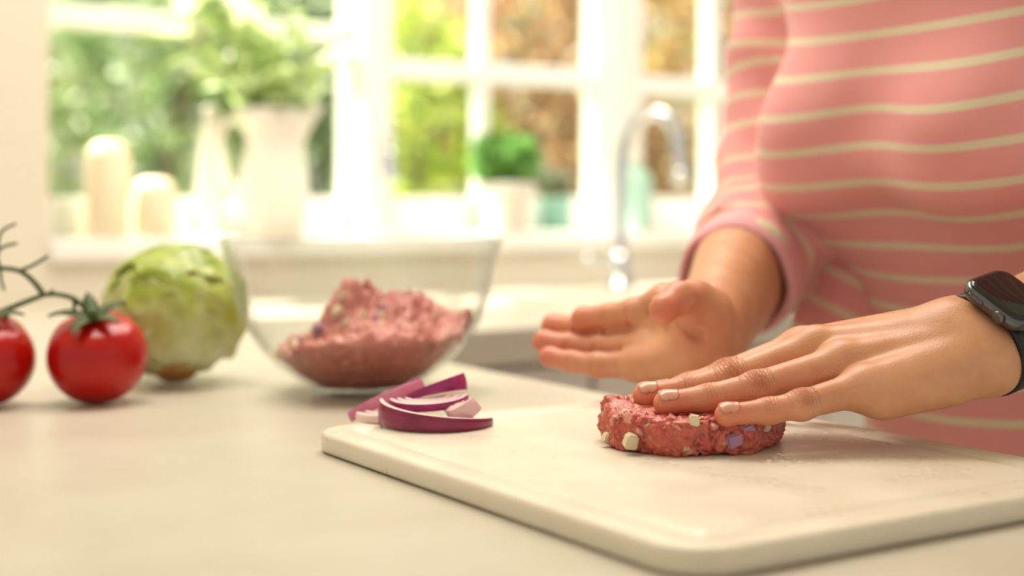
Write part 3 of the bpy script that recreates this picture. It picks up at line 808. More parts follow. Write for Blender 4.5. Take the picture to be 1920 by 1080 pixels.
# ------------------------------------------------------------------ TOMATOES on the vine
M['tomato'] = pmat('tomato_skin', '#B00E08', '#BA180E', rough=0.22, scale=18, spec=0.4, sss=0.05, sssr=(0.006,))
M['vine'] = pmat('vine_green', '#46552A', '#586A34', rough=0.6, scale=60)
truss = empty('tomato_truss', P(60, 765, 1.03)); truss.location.z = 0
tag(truss, 'ripe red tomatoes on a green vine stalk standing on the worktop', 'tomatoes')
T0 = Vector(truss.location)
def tomato(c, r, rz, tilt=22):
    prof = []
    for i in range(33):
        a = math.pi * i / 32
        z = -math.cos(a); rr = math.sin(a)
        zz = z * 0.98
        if z > 0.55: zz -= 0.17 * ((z - 0.55) / 0.45)**1.6
        if z < -0.75: zz += 0.05 * ((-z - 0.75) / 0.25)
        prof.append((max(rr, 0.001) * r, zz * r))
    v, f = lathe(prof, 64)
    zmin = min(q[1] for q in prof)
    nv = []
    for x, y, z in v:
        a = math.atan2(y, x)
        k = 1 + 0.014 * math.cos(5*a + 1) * max(0, z / r + 0.3)
        nv.append((x*k, y*k, z - zmin))
    tl = Matrix.Translation((0, 0, r*0.95)) @ Matrix.Rotation(math.radians(tilt), 4, Matrix.Rotation(-rz, 3) @ Vector((1, 0, 0)) if False else Vector((math.cos(-rz), math.sin(-rz), 0))) @ Matrix.Translation((0, 0, -r*0.95))
    flat = nv
    nv = [tl @ Vector(q) for q in nv]; dz0 = min(q.z for q in nv); nv = [(q.x, q.y, q.z - dz0) for q in nv]
    o = mesh_obj('tomato', nv, f, M['tomato'], truss)
    o.location = Vector((c[0], c[1], 0)) - T0; o.rotation_euler = (0, 0, rz)
    top = max(z for x, y, z in flat if math.hypot(x, y) < r * 0.15) + 0.0005
    parts = []
    rr = random.Random(int(r*1e5))
    for k in range(5):
        a = 2*math.pi*k/5 + 0.3
        up = rr.uniform(0.003, 0.007) if k == 1 else rr.uniform(-0.004, 0.0)
        L = rr.uniform(0.022, 0.030)
        vs_, fs_ = [], []
        for i in range(8):
            t = i/7
            w = 0.0072 * math.sin(math.pi*min(1, t*0.85+0.15))**0.8 * (1 - 0.5*t)
            x = 0.002 + L*t; z = top + 0.001 + 0.0055*math.sin(t*2.2) + up*t*t
            for yy, dz in ((-w, 0.0006), (0, -0.0004), (w, 0.0006), (0, -0.0014)):
                vs_.append((x*math.cos(a) - yy*math.sin(a), x*math.sin(a) + yy*math.cos(a), z + dz))
        for i in range(7):
            for q in range(4):
                fs_.append((i*4+q, (i+1)*4+q, (i+1)*4+(q+1) % 4, i*4+(q+1) % 4))
        parts.append((vs_, fs_))
    parts.append(tube([(0, 0, top - 0.001), (0, 0, top + 0.008)], [0.004, 0.003], 8))
    v_, f_ = join_geo(parts)
    v_ = [tl @ Vector(q) - Vector((0, 0, dz0)) for q in v_]
    cal = mesh_obj('calyx', v_, f_, M['vine'], o)
    cal['label'] = 'green star shaped calyx'
    tp = tl @ Vector((0, 0, top + 0.006)); tp = Matrix.Rotation(rz, 3, 'Z') @ tp
    return Vector((c[0] + tp.x, c[1] + tp.y, tp.z - dz0))
t1 = tomato(((182 - CX) * 1.04 / F_PX, 1.04), 0.0360, 0.4)
t2 = tomato(((-28 - CX) * 1.025 / F_PX, 1.025), 0.0350, 1.3)
t3 = tomato(((-150 - CX) * 1.09 / F_PX, 1.09), 0.0350, 2.0)
def vp(px, py, Y): return P(px, py, Y)
segs = [
    ([t1, vp(176, 612, 1.037), vp(163, 585, 1.035), vp(140, 561, 1.032), vp(108, 552, 1.03), vp(82, 553, 1.03)], 0.0022),
    ([vp(-140, 620, 1.06), vp(-60, 605, 1.04), vp(0, 585, 1.03), vp(45, 567, 1.03), vp(82, 553, 1.03)], 0.0024),
    ([vp(82, 553, 1.03), vp(62, 527, 1.03), vp(36, 508, 1.03), vp(0, 503, 1.032), vp(-50, 506, 1.04)], 0.0022),
    ([vp(36, 508, 1.03), vp(62, 497, 1.028), vp(90, 480, 1.025)], 0.0014),
    ([vp(0, 503, 1.032), vp(-6, 480, 1.03), vp(4, 464, 1.03), vp(32, 456, 1.03)], 0.0014),
    ([vp(-6, 480, 1.03), vp(-2, 445, 1.03), vp(8, 430, 1.03), vp(30, 419, 1.03)], 0.0013),
    ([vp(0, 503, 1.032), vp(2, 525, 1.03), vp(8, 545, 1.03)], 0.0012),
    ([vp(20, 574, 1.03), vp(8, 600, 1.028), vp(-10, 618, 1.026), t2], 0.0020),
    ([t3, vp(-152, 612, 1.085), vp(-140, 615, 1.06)], 0.0022),
    ([vp(138, 561, 1.032), vp(140, 572, 1.032), vp(138, 582, 1.032)], 0.0018),
    ([vp(100, 552, 1.03), vp(94, 545, 1.03)], 0.0024),
]
parts = []
for pts, rad in segs:
    pp = smooth_path([q - T0 for q in pts], 6)
    parts.append(tube(pp, [rad * (1 - 0.25 * i / len(pp)) for i in range(len(pp))], 9))
v_, f_ = join_geo(parts); mesh_obj('stalk', v_, f_, M['vine'], truss)

# ------------------------------------------------------------------ LETTUCE
LC = Vector(((326 - CX) * 1.155 / F_PX, 1.155, 0)); LR = 0.0595
let = empty('iceberg_lettuce', LC); tag(let, 'round pale green iceberg lettuce with brown cut stem behind the tomato', 'lettuce')
M['lettuce'] = attrmat('lettuce_leaf', rough=0.4, sss=0.1, sssr=0.006, bump=0.0012, bscale=120, trans=0.12)
LG, LY, LW = [np.array(lin(h)[:3]) for h in ('#7C9C22', '#B4C250', '#DDE3B0')]
stem_dir = Vector((0.16, -0.52, -0.84)).normalized()
def lettuce_leaf(center_dir, span, R, seed, darker):
    rr = random.Random(seed)
    z = Vector(center_dir).normalized()
    # x axis of the leaf runs from the stem outwards
    x = (z.cross(stem_dir)).cross(z)
    x = -x.normalized() if x.length > 1e-4 else Vector((1, 0, 0))
    y = z.cross(x)
    n = 30
    verts, cols, faces = [], [], []
    idx = {}
    for i in range(n + 1):
        for j in range(n + 1):
            a, b = (i/n*2 - 1), (j/n*2 - 1)
            k = max(abs(a), abs(b)); l = math.hypot(a, b)
            if l > 1e-6: a, b = a*k/l, b*k/l
            rho = math.hypot(a, b); th = math.atan2(b, a)
            edge = 1 + 0.09 * math.sin(5*th + seed) + 0.05 * math.sin(11*th + 2*seed)
            ang = rho * span * edge
            d = z * math.cos(ang) + (x * math.cos(th) + y * math.sin(th)) * math.sin(ang)
            curl = max(0, rho - 0.8) / 0.2
            vein = math.exp(-(b / 0.09)**2) * 0.0016 + math.exp(-(((abs(b) - 0.45*(a + 0.6)) / 0.05))**2) * 0.0009
            ruf = 0.0014 * math.sin(7*th + seed*2) * rho**2 + 0.0022 * noise.noise(d * 4.5 + Vector((seed, 0, 0)))
            r_ = R + vein + ruf + 0.0030 * curl**2 * (0.5 + 0.5 * math.sin(6*th + seed))
            p = d * r_
            p.z *= 0.94
            verts.append(p)
            base = max(0.0, min(1.0, 0.5 - 0.62 * d.dot(stem_dir) + 0.22 * noise.noise(d * 3 + Vector((seed, 1, 0))) + darker))
            c = LW * max(0, 1 - 2*base) + LY * (1 - abs(2*base - 1)) + LG * max(0, 2*base - 1)
            cols.append(c * (1 - 0.5 * min(1, vein / 0.002)) + LW * 0.5 * min(1, vein / 0.002))
    for i in range(n):
        for j in range(n):
            q = i*(n+1) + j
            faces.append((q, q+1, q+n+2, q+n+1))
    o = mesh_obj('leaf', verts, faces, M['lettuce'], let); set_col(o, cols)
    o.location = (0, 0, LR * 0.93)
    md = o.modifiers.new('thick', 'SOLIDIFY'); md.thickness = 0.0012; md.offset = -1
for k, (d, sp_, R, dk) in enumerate([((0, 0, 1), 1.9, LR - 0.006, 0.0), ((0, 0, -1), 1.9, LR - 0.006, -0.1), ((0.55, -0.8, 0.2), 0.95, LR - 0.001, 0.12), ((-0.75, -0.6, 0.1), 0.95, LR - 0.003, -0.25),
                                     ((0.1, 0.0, 1.0), 0.95, LR - 0.001, -0.12), ((-0.3, -0.6, 0.8), 0.7, LR - 0.0045, -0.05), ((0.95, 0.1, 0.2), 0.9, LR - 0.002, 0.05), ((0, 0.9, 0.3), 1.0, LR - 0.002, 0.0),
                                     ((0.25, -0.9, -0.25), 0.62, LR - 0.003, 0.18), ((-0.9, 0.3, 0.3), 0.9, LR - 0.0035, 0.0)]):
    lettuce_leaf(d, sp_, R, 3.1 * k + 1, dk)
M['cut_stem'] = pmat('cut_stem', '#B07A3A', '#C79A5A', rough=0.7, scale=90, bump=0.001)
v_, f_ = lathe([(0.0165, -0.012), (0.0165, 0.0), (0.0140, 0.0025), (0.009, 0.0035), (0.002, 0.003)], 28)
st_ = mesh_obj('stem_stub', v_, f_, M['cut_stem'], let)
st_['label'] = 'browned cut stem end'
st_.rotation_euler = stem_dir.to_track_quat('Z', 'Y').to_euler()
st_.location = Vector((0, 0, LR*0.93)) + Vector((stem_dir.x, stem_dir.y, stem_dir.z*0.94)) * (LR - 0.004)

# ------------------------------------------------------------------ PERSON : implicit surface engine
def sdf_mesh(fn, bb0, bb1, h, margin=1.6, block=8):
    bb0 = np.array(bb0, dtype=np.float64); bb1 = np.array(bb1)
    nb = np.ceil((bb1 - bb0) / (h * block)).astype(int)
    g = np.stack(np.meshgrid(*[np.arange(n) for n in nb], indexing='ij'), -1).reshape(-1, 3)
    B = h * block
    cen = bb0 + (g + 0.5) * B
    d = fn(cen)
    g = g[np.abs(d) < B * 0.8661 * margin]
    loc = np.stack(np.meshgrid(*[np.arange(block + 1)] * 3, indexing='ij'), -1).reshape(-1, 3)
    keys_all, vert_all, quads = [], [], []
    dims = nb * block + 4
    def key(ijk): return (ijk[..., 0].astype(np.int64) * dims[1] + ijk[..., 1]) * dims[2] + ijk[..., 2]
    edge_recs = []
    order = np.argsort(key(g // 6) * 1, kind='stable'); g = g[order]
    step = 220
    for s in range(0, len(g), step):
        gb = g[s:s+step]
        base = gb * block
        ijk = base[:, None, :] + loc[None]
        val = fn((bb0 + ijk.reshape(-1, 3) * h)).reshape(len(gb), block+1, block+1, block+1)
        neg = val < 0
        # cells
        cnt = np.zeros((len(gb), block, block, block), dtype=int)
        acc = np.zeros((len(gb), block, block, block, 3)); ne = np.zeros((len(gb), block, block, block))
        corners = [(a, b, c) for a in (0, 1) for b in (0, 1) for c in (0, 1)]
        cv = {c: val[:, c[0]:c[0]+block, c[1]:c[1]+block, c[2]:c[2]+block] for c in corners}
        for c in corners: cnt += (cv[c] < 0)
        mask = (cnt > 0) & (cnt < 8)
        if mask.any():
            mc = {c: cv[c][mask] for c in corners}
            n_ = mask.sum(); ac = np.zeros((n_, 3)); nn = np.zeros(n_)
            for c in corners:
                for ax in range(3):
                    if c[ax] == 0:
                        e = list(c); e[ax] = 1; e = tuple(e)
                        a, b = mc[c], mc[e]
                        x = (a < 0) != (b < 0)
                        t = np.where(x, a / np.where(x, a - b, 1), 0)
                        pos = np.zeros((n_, 3)); pos[:] = c; pos[:, ax] = t
                        ac += np.where(x[:, None], pos, 0); nn += x
            w = np.argwhere(mask)
            cell = base[w[:, 0]] + w[:, 1:]
            keys_all.append(key(cell + 1)); vert_all.append(bb0 + (cell + ac / nn[:, None]) * h)
        for ax in range(3):
            sl0 = [slice(None), slice(0, block), slice(0, block), slice(0, block)]
            sl1 = list(sl0); sl1[1+ax] = slice(1, block+1)
            x = neg[tuple(sl0)] != neg[tuple(sl1)]
            w = np.argwhere(x)
            if len(w):
                cell = base[w[:, 0]] + w[:, 1:]
                edge_recs.append((ax, cell, neg[tuple(sl0)][x]))
    keys = np.concatenate(keys_all); verts = np.concatenate(vert_all)
    o = np.argsort(keys); keys = keys[o]; verts = verts[o]
    faces = []
    for ax, cell, ng in edge_recs:
        b, c = (ax + 1) % 3, (ax + 2) % 3
        quad = []
        for db, dc in ((-1, -1), (0, -1), (0, 0), (-1, 0)):
            q = cell + 1
            q = q.copy(); q[:, b] += db; q[:, c] += dc
            quad.append(key(q))
        quad = np.stack(quad, 1)
        ii = np.searchsorted(keys, quad); ii = np.clip(ii, 0, len(keys) - 1)
        ok = (keys[ii] == quad).all(axis=1)
        ii = ii[ok]; n2 = ng[ok]
        ii = np.where(n2[:, None], ii, ii[:, ::-1])
        faces.append(ii)
    return verts, np.concatenate(faces)
def fast_obj(name, verts, faces, mat, parent=None):
    me = bpy.data.meshes.new(name)
    nf = len(faces)
    me.vertices.add(len(verts)); me.vertices.foreach_set('co', np.asarray(verts, dtype=np.float32).ravel())
    me.loops.add(nf * 4); me.loops.foreach_set('vertex_index', np.asarray(faces, dtype=np.int32).ravel())
    me.polygons.add(nf); me.polygons.foreach_set('loop_start', np.arange(0, nf*4, 4, dtype=np.int32)); me.polygons.foreach_set('loop_total', np.full(nf, 4, dtype=np.int32))
    me.polygons.foreach_set('use_smooth', np.ones(nf, dtype=bool))
    me.materials.append(mat)
    me.update(calc_edges=True); me.validate()
    return link(bpy.data.objects.new(name, me), parent)
def capd(p, a, b, ra, rb):
    a = np.asarray(a, dtype=np.float64); ab = np.asarray(b) - a
    pa = p - a
    t = np.clip(pa @ ab / max(1e-12, ab @ ab), 0, 1)
    return np.linalg.norm(pa - t[:, None] * ab, axis=1) - (ra + (rb - ra) * t)
def elld(p, c, R, rad):
    q = (p - np.asarray(c)) @ np.asarray(R).T / np.asarray(rad)
    l = np.linalg.norm(q, axis=1)
    l2 = np.linalg.norm(q / np.asarray(rad), axis=1)
    return l * (l - 1) / np.maximum(l2, 1e-9)
def smin(a, b, k):
    h = np.maximum(k - np.abs(a - b), 0) / k
    return np.minimum(a, b) - h * h * k * 0.25

mm = 0.001
def J(px, py, Y, r): return (np.array(P(px, py, Y)), r * mm)
# ---- left hand (palm down on the patty), wrist, forearm
LH = {
 'pinky':  [J(1616, 728, 0.772, 9.6), J(1503, 759, 0.760, 7.6), J(1440, 771, 0.757, 6.7), J(1362, 778, 0.755, 5.6)],
 'ring':   [J(1578, 682, 0.792, 10.4), J(1418, 726, 0.780, 8.3), J(1327, 747, 0.777, 7.4), J(1249, 756, 0.775, 6.2)],
 'middle': [J(1526, 654, 0.813, 10.8), J(1372, 708, 0.803, 8.4), J(1288, 731, 0.802, 7.6), J(1211, 742, 0.800, 6.6)],
 'index':  [J(1500, 655, 0.834, 10.8), J(1362, 702, 0.826, 8.2), J(1292, 724, 0.825, 7.4), J(1238, 738, 0.824, 6.4)],
 'thumb':  [J(1680, 668, 0.838, 12.0), J(1585, 690, 0.860, 10.5), J(1515, 712, 0.868, 8.8), J(1450, 735, 0.872, 7.4)],
}
A_ARM = Vector((0.82, 0.52, 0.20)).normalized()
S_ARM = Vector((-0.56, 0.64, 0.53)); S_ARM = (S_ARM - A_ARM * S_ARM.dot(A_ARM)).normalized()
N_ARM = A_ARM.cross(S_ARM).normalized()
wrL = np.array(P(1820, 652, 0.791))
sA, aA, nA = np.array(S_ARM), np.array(A_ARM), np.array(N_ARM)
wrist_w = wrL + aA * 0.030
elbowL = wrL + aA * 0.255
coreL = []
for f in ('pinky', 'ring', 'middle', 'index'):
    off = {'pinky': -0.014, 'ring': -0.005, 'middle': 0.005, 'index': 0.014}[f]
    coreL.append((LH[f][0][0], wrL + sA * off + nA * 0.001, LH[f][0][1], 0.0165))
coreL.append((np.array(P(1655, 744, 0.768)), np.array(P(1775, 708, 0.775)), 0.0125, 0.0150))          # heel below the little finger
coreL.append((LH['thumb'][0][0], wrL + sA * 0.012 - nA * 0.004, 0.0125, 0.0170))
coreL.append((wrL + sA * 0.010, wrist_w + sA * 0.010, 0.0185, 0.0185))
coreL.append((wrL - sA * 0.0095, wrist_w - sA * 0.0085, 0.0188, 0.0178))
coreL.append((wrist_w + sA * 0.010, elbowL + sA * 0.010, 0.0182, 0.036))
coreL.append((wrist_w - sA * 0.0085, elbowL - sA * 0.010, 0.0178, 0.036))
coreL.append((np.array(P(1800, 600, 0.812)), np.array(P(1812, 604, 0.812)), 0.0085, 0.0085))
tendL = []
for f, o_ in (('pinky', -0.011), ('ring', -0.004), ('middle', 0.004), ('index', 0.011)):
    m_ = LH[f][0][0]; r_ = LH[f][0][1]
    tendL.append((m_ + nA * (r_ - 0.0032), wrL + sA * o_ + nA * 0.0145, 0.0042, 0.0030))
    tendL.append((m_ + nA * (r_ - 0.0050), m_ + nA * (r_ - 0.0050) + np.array([0.001, 0, 0]), 0.0068, 0.0068))
# ---- right hand (palm towards the camera), wrist, forearm
RH = {
 'index':  [J(1246, 568, 0.964, 11.5), J(1190, 586, 0.972, 9.4), J(1144, 593, 0.984, 8.8), J(1094, 597, 0.994, 8.0)],
 'middle': [J(1232, 606, 0.968, 11.3), J(1148, 616, 0.990, 9.4), J(1090, 616, 1.005, 8.9), J(1038, 611, 1.018, 8.2)],
 'ring':   [J(1216, 648, 0.962, 10.8), J(1126, 652, 0.984, 8.8), J(1070, 647, 0.997, 8.1), J(1020, 640, 1.006, 7.4)],
 'pinky':  [J(1198, 684, 0.955, 10.4), J(1122, 684, 0.968, 8.0), J(1074, 678, 0.978, 7.2), J(1030, 669, 0.986, 6.4)],
 'thumb':  [J(1330, 578, 0.918, 14.0), J(1302, 562, 0.908, 12.0), J(1272, 560, 0.888, 10.2), J(1245, 579, 0.876, 8.6)],
}
wrR = np.array(P(1338, 625, 0.950)); elbowR = np.array(P(1392, 500, 1.130))
coreR = []
for f, (dx, dy) in {'index': (-24, -32), 'middle': (-18, -12), 'ring': (-14, 12), 'pinky': (-18, 32)}.items():
    coreR.append((RH[f][0][0], np.array(P(1338 + dx, 625 + dy, 0.942)), RH[f][0][1], 0.0145))
coreR.append((np.array(P(1320, 600, 0.915)), np.array(P(1272, 578, 0.935)), 0.0160, 0.0115))          # ball of the thumb
coreR.append((np.array(P(1318, 632, 0.916)), np.array(P(1318, 604, 0.913)), 0.0160, 0.0165))
coreR.append((np.array(P(1308, 662, 0.922)), np.array(P(1226, 682, 0.942)), 0.0168, 0.0120))          # heel
foreR = [(np.array(P(1330, 604, 0.968)), elbowR + np.array([0, 0, 0.012]), 0.0215, 0.0355), (np.array(P(1338, 640, 0.968)), elbowR - np.array([0, 0, 0.010]), 0.0215, 0.0355)]
elbR2 = np.array(P(1440, 455, 1.185)); shR = np.array(P(1500, -150, 1.235))
# ---- body frame
FC = -U; RT = Vector((-U.y, U.x, 0))                      # facing, and her right hand side
FCn, RTn = np.array(FC), np.array(RT)
def spine(h): return np.array([0.392, 1.105, 0]) + FCn * (0.20 * h) + np.array([0, 0, h])
shL = spine(0.44) - RTn * 0.165
neck = spine(0.50)
coreB = [(elbowR, elbR2, 0.036, 0.034), (elbR2, np.array(P(1462, 330, 1.215)), 0.032, 0.031), (np.array(P(1462, 330, 1.215)), shR, 0.031, 0.036), (shR, spine(0.45), 0.045, 0.06), (elbowL, elbowL + np.array([0.03, 0.02, 0.03]), 0.037, 0.04),
         (elbowL + np.array([0.03, 0.02, 0.03]), shL, 0.038, 0.043), (shL, spine(0.45), 0.045, 0.06), (spine(0.45), neck, 0.055, 0.050), (spine(0.45), spine(0.0), 0.07, 0.075)]
carveR = []
pn_ = np.array([-0.35, -0.90, -0.25]); pn_ /= np.linalg.norm(pn_)
for f in ('index', 'middle', 'ring', 'pinky'):
    js = RH[f]
    for (a_, ra_), (b_, rb_), t_, dep in ((js[0], js[1], 0.42, 1.02), (js[1], js[2], 0.05, 1.05), (js[2], js[3], 0.02, 1.05)):
        c_ = a_ + (b_ - a_) * t_; r_ = ra_ + (rb_ - ra_) * t_
        ax_ = (b_ - a_) / np.linalg.norm(b_ - a_); q_ = pn_ - ax_ * (pn_ @ ax_); q_ /= np.linalg.norm(q_)
        sd_ = np.cross(ax_, q_)
        carveR.append((c_ + q_ * r_ * dep - sd_ * 0.005, c_ + q_ * r_ * dep + sd_ * 0.005, 0.0011, 0.0011))
carveR += [(np.array(P(1272, 611, 0.9065)), np.array(P(1308, 629, 0.9000)), 0.0024, 0.0032)]
def chain(p, js, k=0.004):
    d = None
    for (a, ra), (b, rb) in zip(js[:-1], js[1:]):
        q = capd(p, a, b, ra, rb)
        d = q if d is None else smin(d, q, k)
    return d
def near(c, rad, segs):
    for s in segs:
        a, b = np.asarray(s[0]), np.asarray(s[1]); ab = b - a
        t = np.clip((c - a) @ ab / max(1e-12, ab @ ab), 0, 1)
        if np.linalg.norm(c - a - t*ab) - max(s[2], s[3]) < rad: return True
    return False
def body_sdf(p):
    lo, hi = p.min(0), p.max(0); c = (lo + hi) / 2; rad = np.linalg.norm(hi - lo) / 2 + 0.03
    big = rad > 0.5
    d = np.full(len(p), 1.0)
    def grp(core, k):
        q = None
        for s in core:
            if big or near(c, rad, [s]):
                x = capd(p, *s); q = x if q is None else smin(q, x, k)
        return q
    for core, hand, kk in ((coreL, LH, 0.012), (coreR, RH, 0.012)):
        q = grp(core, kk)
        if core is coreL and q is not None:
            t_ = grp(tendL, 0.004)
            if t_ is not None: q = smin(q, t_, 0.007)
        palm = q
        fs = []
        for nm, js in hand.items():
            segs = [(js[i][0], js[i+1][0], js[i][1], js[i+1][1]) for i in range(3)]
            if big or near(c, rad, segs):
                fd = chain(p, js)
                # knuckle swell and soft finger pads
                fd = smin(fd, np.linalg.norm(p - js[1][0], axis=1) - js[1][1] * 1.06, 0.003)
                fd = smin(fd, np.linalg.norm(p - js[3][0], axis=1) - js[3][1] * 1.02, 0.003)
                fs.append(fd)
        if palm is None and not fs: continue
        tot = palm
        if palm is None:
            tot = fs[0]
            for x in fs[1:]: tot = np.minimum(tot, x)
        else:
            cand = [smin(palm, x, 0.0075) for x in fs]
            for x in cand: tot = np.minimum(tot, x)
        if hand is RH:
            for s_ in carveR:
                if big or near(c, rad, [s_]):
                    tot = -smin(-tot, capd(p, *s_), 0.0065 if s_[2] > 0.002 else 0.0025)
        d = np.minimum(d, tot)
    q = grp(foreR, 0.012); q2 = grp(coreB, 0.03)
    if q is not None and q2 is not None: q = smin(q, q2, 0.02)
    elif q is None: q = q2
    if q is not None:
        d = smin(d, q, 0.0055)
    return d
allp = np.array([x for s in coreL + coreR + foreR + coreB for x in (s[0], s[1])] + [j[0] for h in (LH, RH) for js in h.values() for j in js])
import time as _t; _t0 = _t.time()
bv, bf = sdf_mesh(body_sdf, allp.min(0) - 0.085, allp.max(0) + 0.085, 0.00125)
print('BODY', len(bv), len(bf), round(_t.time() - _t0, 1))
# skin colour fields: flushed finger tips and knuckles, knuckle creases
red = np.zeros(len(bv)); crease = np.zeros(len(bv)); along = np.zeros(len(bv)); palmmask = np.zeros(len(bv))
upL = np.array([0.0, -0.40, 0.917]); palmN = np.array([-0.35, -0.90, -0.25]); upR = -palmN / np.linalg.norm(palmN)
for hand, up in ((LH, upL), (RH, upR)):
    for nm, js in hand.items():
        tip = js[3][0]
        dt = np.linalg.norm(bv - tip, axis=1)
        red = np.maximum(red, np.maximum(0.85 * np.exp(-(dt / 0.020) ** 2), 0.4 * np.exp(-(dt / 0.060) ** 2)))
        for ji, wgt, sg in ((1, 1.0, 0.0062), (2, 0.45, 0.0042)):
            j = js[ji][0]; ax = js[ji+1][0] - js[ji-1][0]; ax = ax / np.linalg.norm(ax)
            rel = bv - j; t = rel @ ax
            dist = np.linalg.norm(rel, axis=1)
            u2 = up - ax * (up @ ax); u2 /= np.linalg.norm(u2)
            dors = np.clip((rel @ u2) / js[ji][1], 0, 1)
            m = np.exp(-(t / sg) ** 2) * (dist < js[ji][1] * 1.45) * np.clip(dors * 1.6 - 0.25, 0, 1) * wgt
            sel = m > crease
            along[sel] = t[sel]; crease = np.maximum(crease, m)
            red = np.maximum(red, 0.5 * m)
# palm lines of the right hand
skin, nt, b = newmat('skin')
tc = N(nt, 'ShaderNodeTexCoord')
ar = N(nt, 'ShaderNodeAttribute'); ar.attribute_name = 'flush'
ac_ = N(nt, 'ShaderNodeAttribute'); ac_.attribute_name = 'crease'
al = N(nt, 'ShaderNodeAttribute'); al.attribute_name = 'along'
nz = N(nt, 'ShaderNodeTexNoise'); nz.inputs['Scale'].default_value = 55; nz.inputs['Detail'].default_value = 4
nt.links.new(tc.outputs['Object'], nz.inputs['Vector'])
rp = N(nt, 'ShaderNodeValToRGB'); rp.color_ramp.elements[0].position = 0.3; rp.color_ramp.elements[1].position = 0.7
rp.color_ramp.elements[0].color = lin('#CB9068'); rp.color_ramp.elements[1].color = lin('#D8A27C')
nt.links.new(nz.outputs[0], rp.inputs[0])
mxc = N(nt, 'ShaderNodeMixRGB'); mxc.inputs[2].default_value = lin('#D87A60')
nt.links.new(ar.outputs['Fac'], mxc.inputs[0]); nt.links.new(rp.outputs[0], mxc.inputs[1])
nt.links.new(mxc.outputs[0], b.inputs['Base Color'])
n4 = N(nt, 'ShaderNodeTexNoise'); n4.inputs['Scale'].default_value = 420; n4.inputs['Detail'].default_value = 2
nt.links.new(tc.outputs['Object'], n4.inputs['Vector'])
ma = N(nt, 'ShaderNodeMath', operation='MULTIPLY_ADD'); ma.inputs[1].default_value = 3300.0
nm_ = N(nt, 'ShaderNodeMath', operation='MULTIPLY'); nm_.inputs[1].default_value = 6.0
nt.links.new(n4.outputs[0], nm_.inputs[0]); nt.links.new(al.outputs['Fac'], ma.inputs[0]); nt.links.new(nm_.outputs[0], ma.inputs[2])
sn_ = N(nt, 'ShaderNodeMath', operation='SINE'); nt.links.new(ma.outputs[0], sn_.inputs[0])
cm = N(nt, 'ShaderNodeMath', operation='MULTIPLY'); nt.links.new(sn_.outputs[0], cm.inputs[0]); nt.links.new(ac_.outputs['Fac'], cm.inputs[1])
vo = N(nt, 'ShaderNodeTexVoronoi'); vo.inputs['Scale'].default_value = 900
nt.links.new(tc.outputs['Object'], vo.inputs['Vector'])
ad = N(nt, 'ShaderNodeMath', operation='MULTIPLY_ADD'); ad.inputs[1].default_value = 0.22
nt.links.new(vo.outputs['Distance'], ad.inputs[0]); nt.links.new(cm.outputs[0], ad.inputs[2])
bp = N(nt, 'ShaderNodeBump'); bp.inputs['Strength'].default_value = 1.0; bp.inputs['Distance'].default_value = 0.00045
nt.links.new(ad.outputs[0], bp.inputs['Height']); nt.links.new(bp.outputs[0], b.inputs['Normal'])
b.inputs['Roughness'].default_value = 0.42
b.inputs['Subsurface Weight'].default_value = 0.25; b.inputs['Subsurface Radius'].default_value = (1.0, 0.35, 0.18); b.inputs['Subsurface Scale'].default_value = 0.004
M['skin'] = skin
person = fast_obj('person', bv, bf, skin)
set_val(person, red, 'flush'); set_val(person, crease, 'crease'); set_val(person, along, 'along')
tag(person, 'person in a pink striped top pressing the burger patty, other hand open', 'person')
# nails
M['nail'] = pmat('fingernail', '#D99C82', '#D4937A', rough=0.22, scale=60, spec=0.6)
def nail(js, up, W=0.0105, L=0.0112):
    tip, r3 = js[3]; dip = js[2][0]
    ax = tip - dip; ax /= np.linalg.norm(ax)
    u2 = up - ax * (up @ ax); u2 /= np.linalg.norm(u2)
    sd = np.cross(ax, u2)
    n, m = 12, 10
    verts, faces = [], []
    for i in range(n + 1):
        t = i / n
        x = -L * 0.62 + L * t
        for j in range(m + 1):
            s = j / m * 2 - 1
            wsh = 1 - 0.30 * max(0, (0.25 - t) / 0.25)**2 - 0.16 * max(0, (t - 0.8) / 0.2)**2
            ang = s * 0.82 * wsh
            xx = x + (-0.0010 * s * s if t > 0.5 else 0.0010 * s * s)
            rr = r3 * (1.055 if xx < 0.001 else math.sqrt(max(0.45, 1.113 - ((xx - 0.001) / (r3 * 1.25))**2)))
            verts.append(tip + ax * xx + (u2 * math.cos(ang) + sd * math.sin(ang)) * rr)
    for i in range(n):
        for j in range(m):
            q = i*(m+1) + j
            faces.append((q, q+1, q+m+2, q+m+1))
    pv = np.array(verts); ctr = tip + ((pv - tip) @ ax)[:, None] * ax
    dirn = pv - ctr; dirn /= np.maximum(1e-9, np.linalg.norm(dirn, axis=1))[:, None]
    for _ in range(4):
        pv = pv + dirn * np.clip(0.00030 - body_sdf(pv), -0.002, 0.002)[:, None]
    verts = pv
    o = mesh_obj('fingernail', verts, faces, M['nail'], person)
    md = o.modifiers.new('thick', 'SOLIDIFY'); md.thickness = 0.0005; md.offset = 0.3
for hand, up in ((LH, upL), (RH, upR)):
    for nm, js in hand.items():
        nail(js, (np.array([0.1, 0.6, 0.8]) if nm == 'thumb' and hand is LH else (np.array([0.3, 0.9, 0.3]) if nm == 'thumb' else up)))

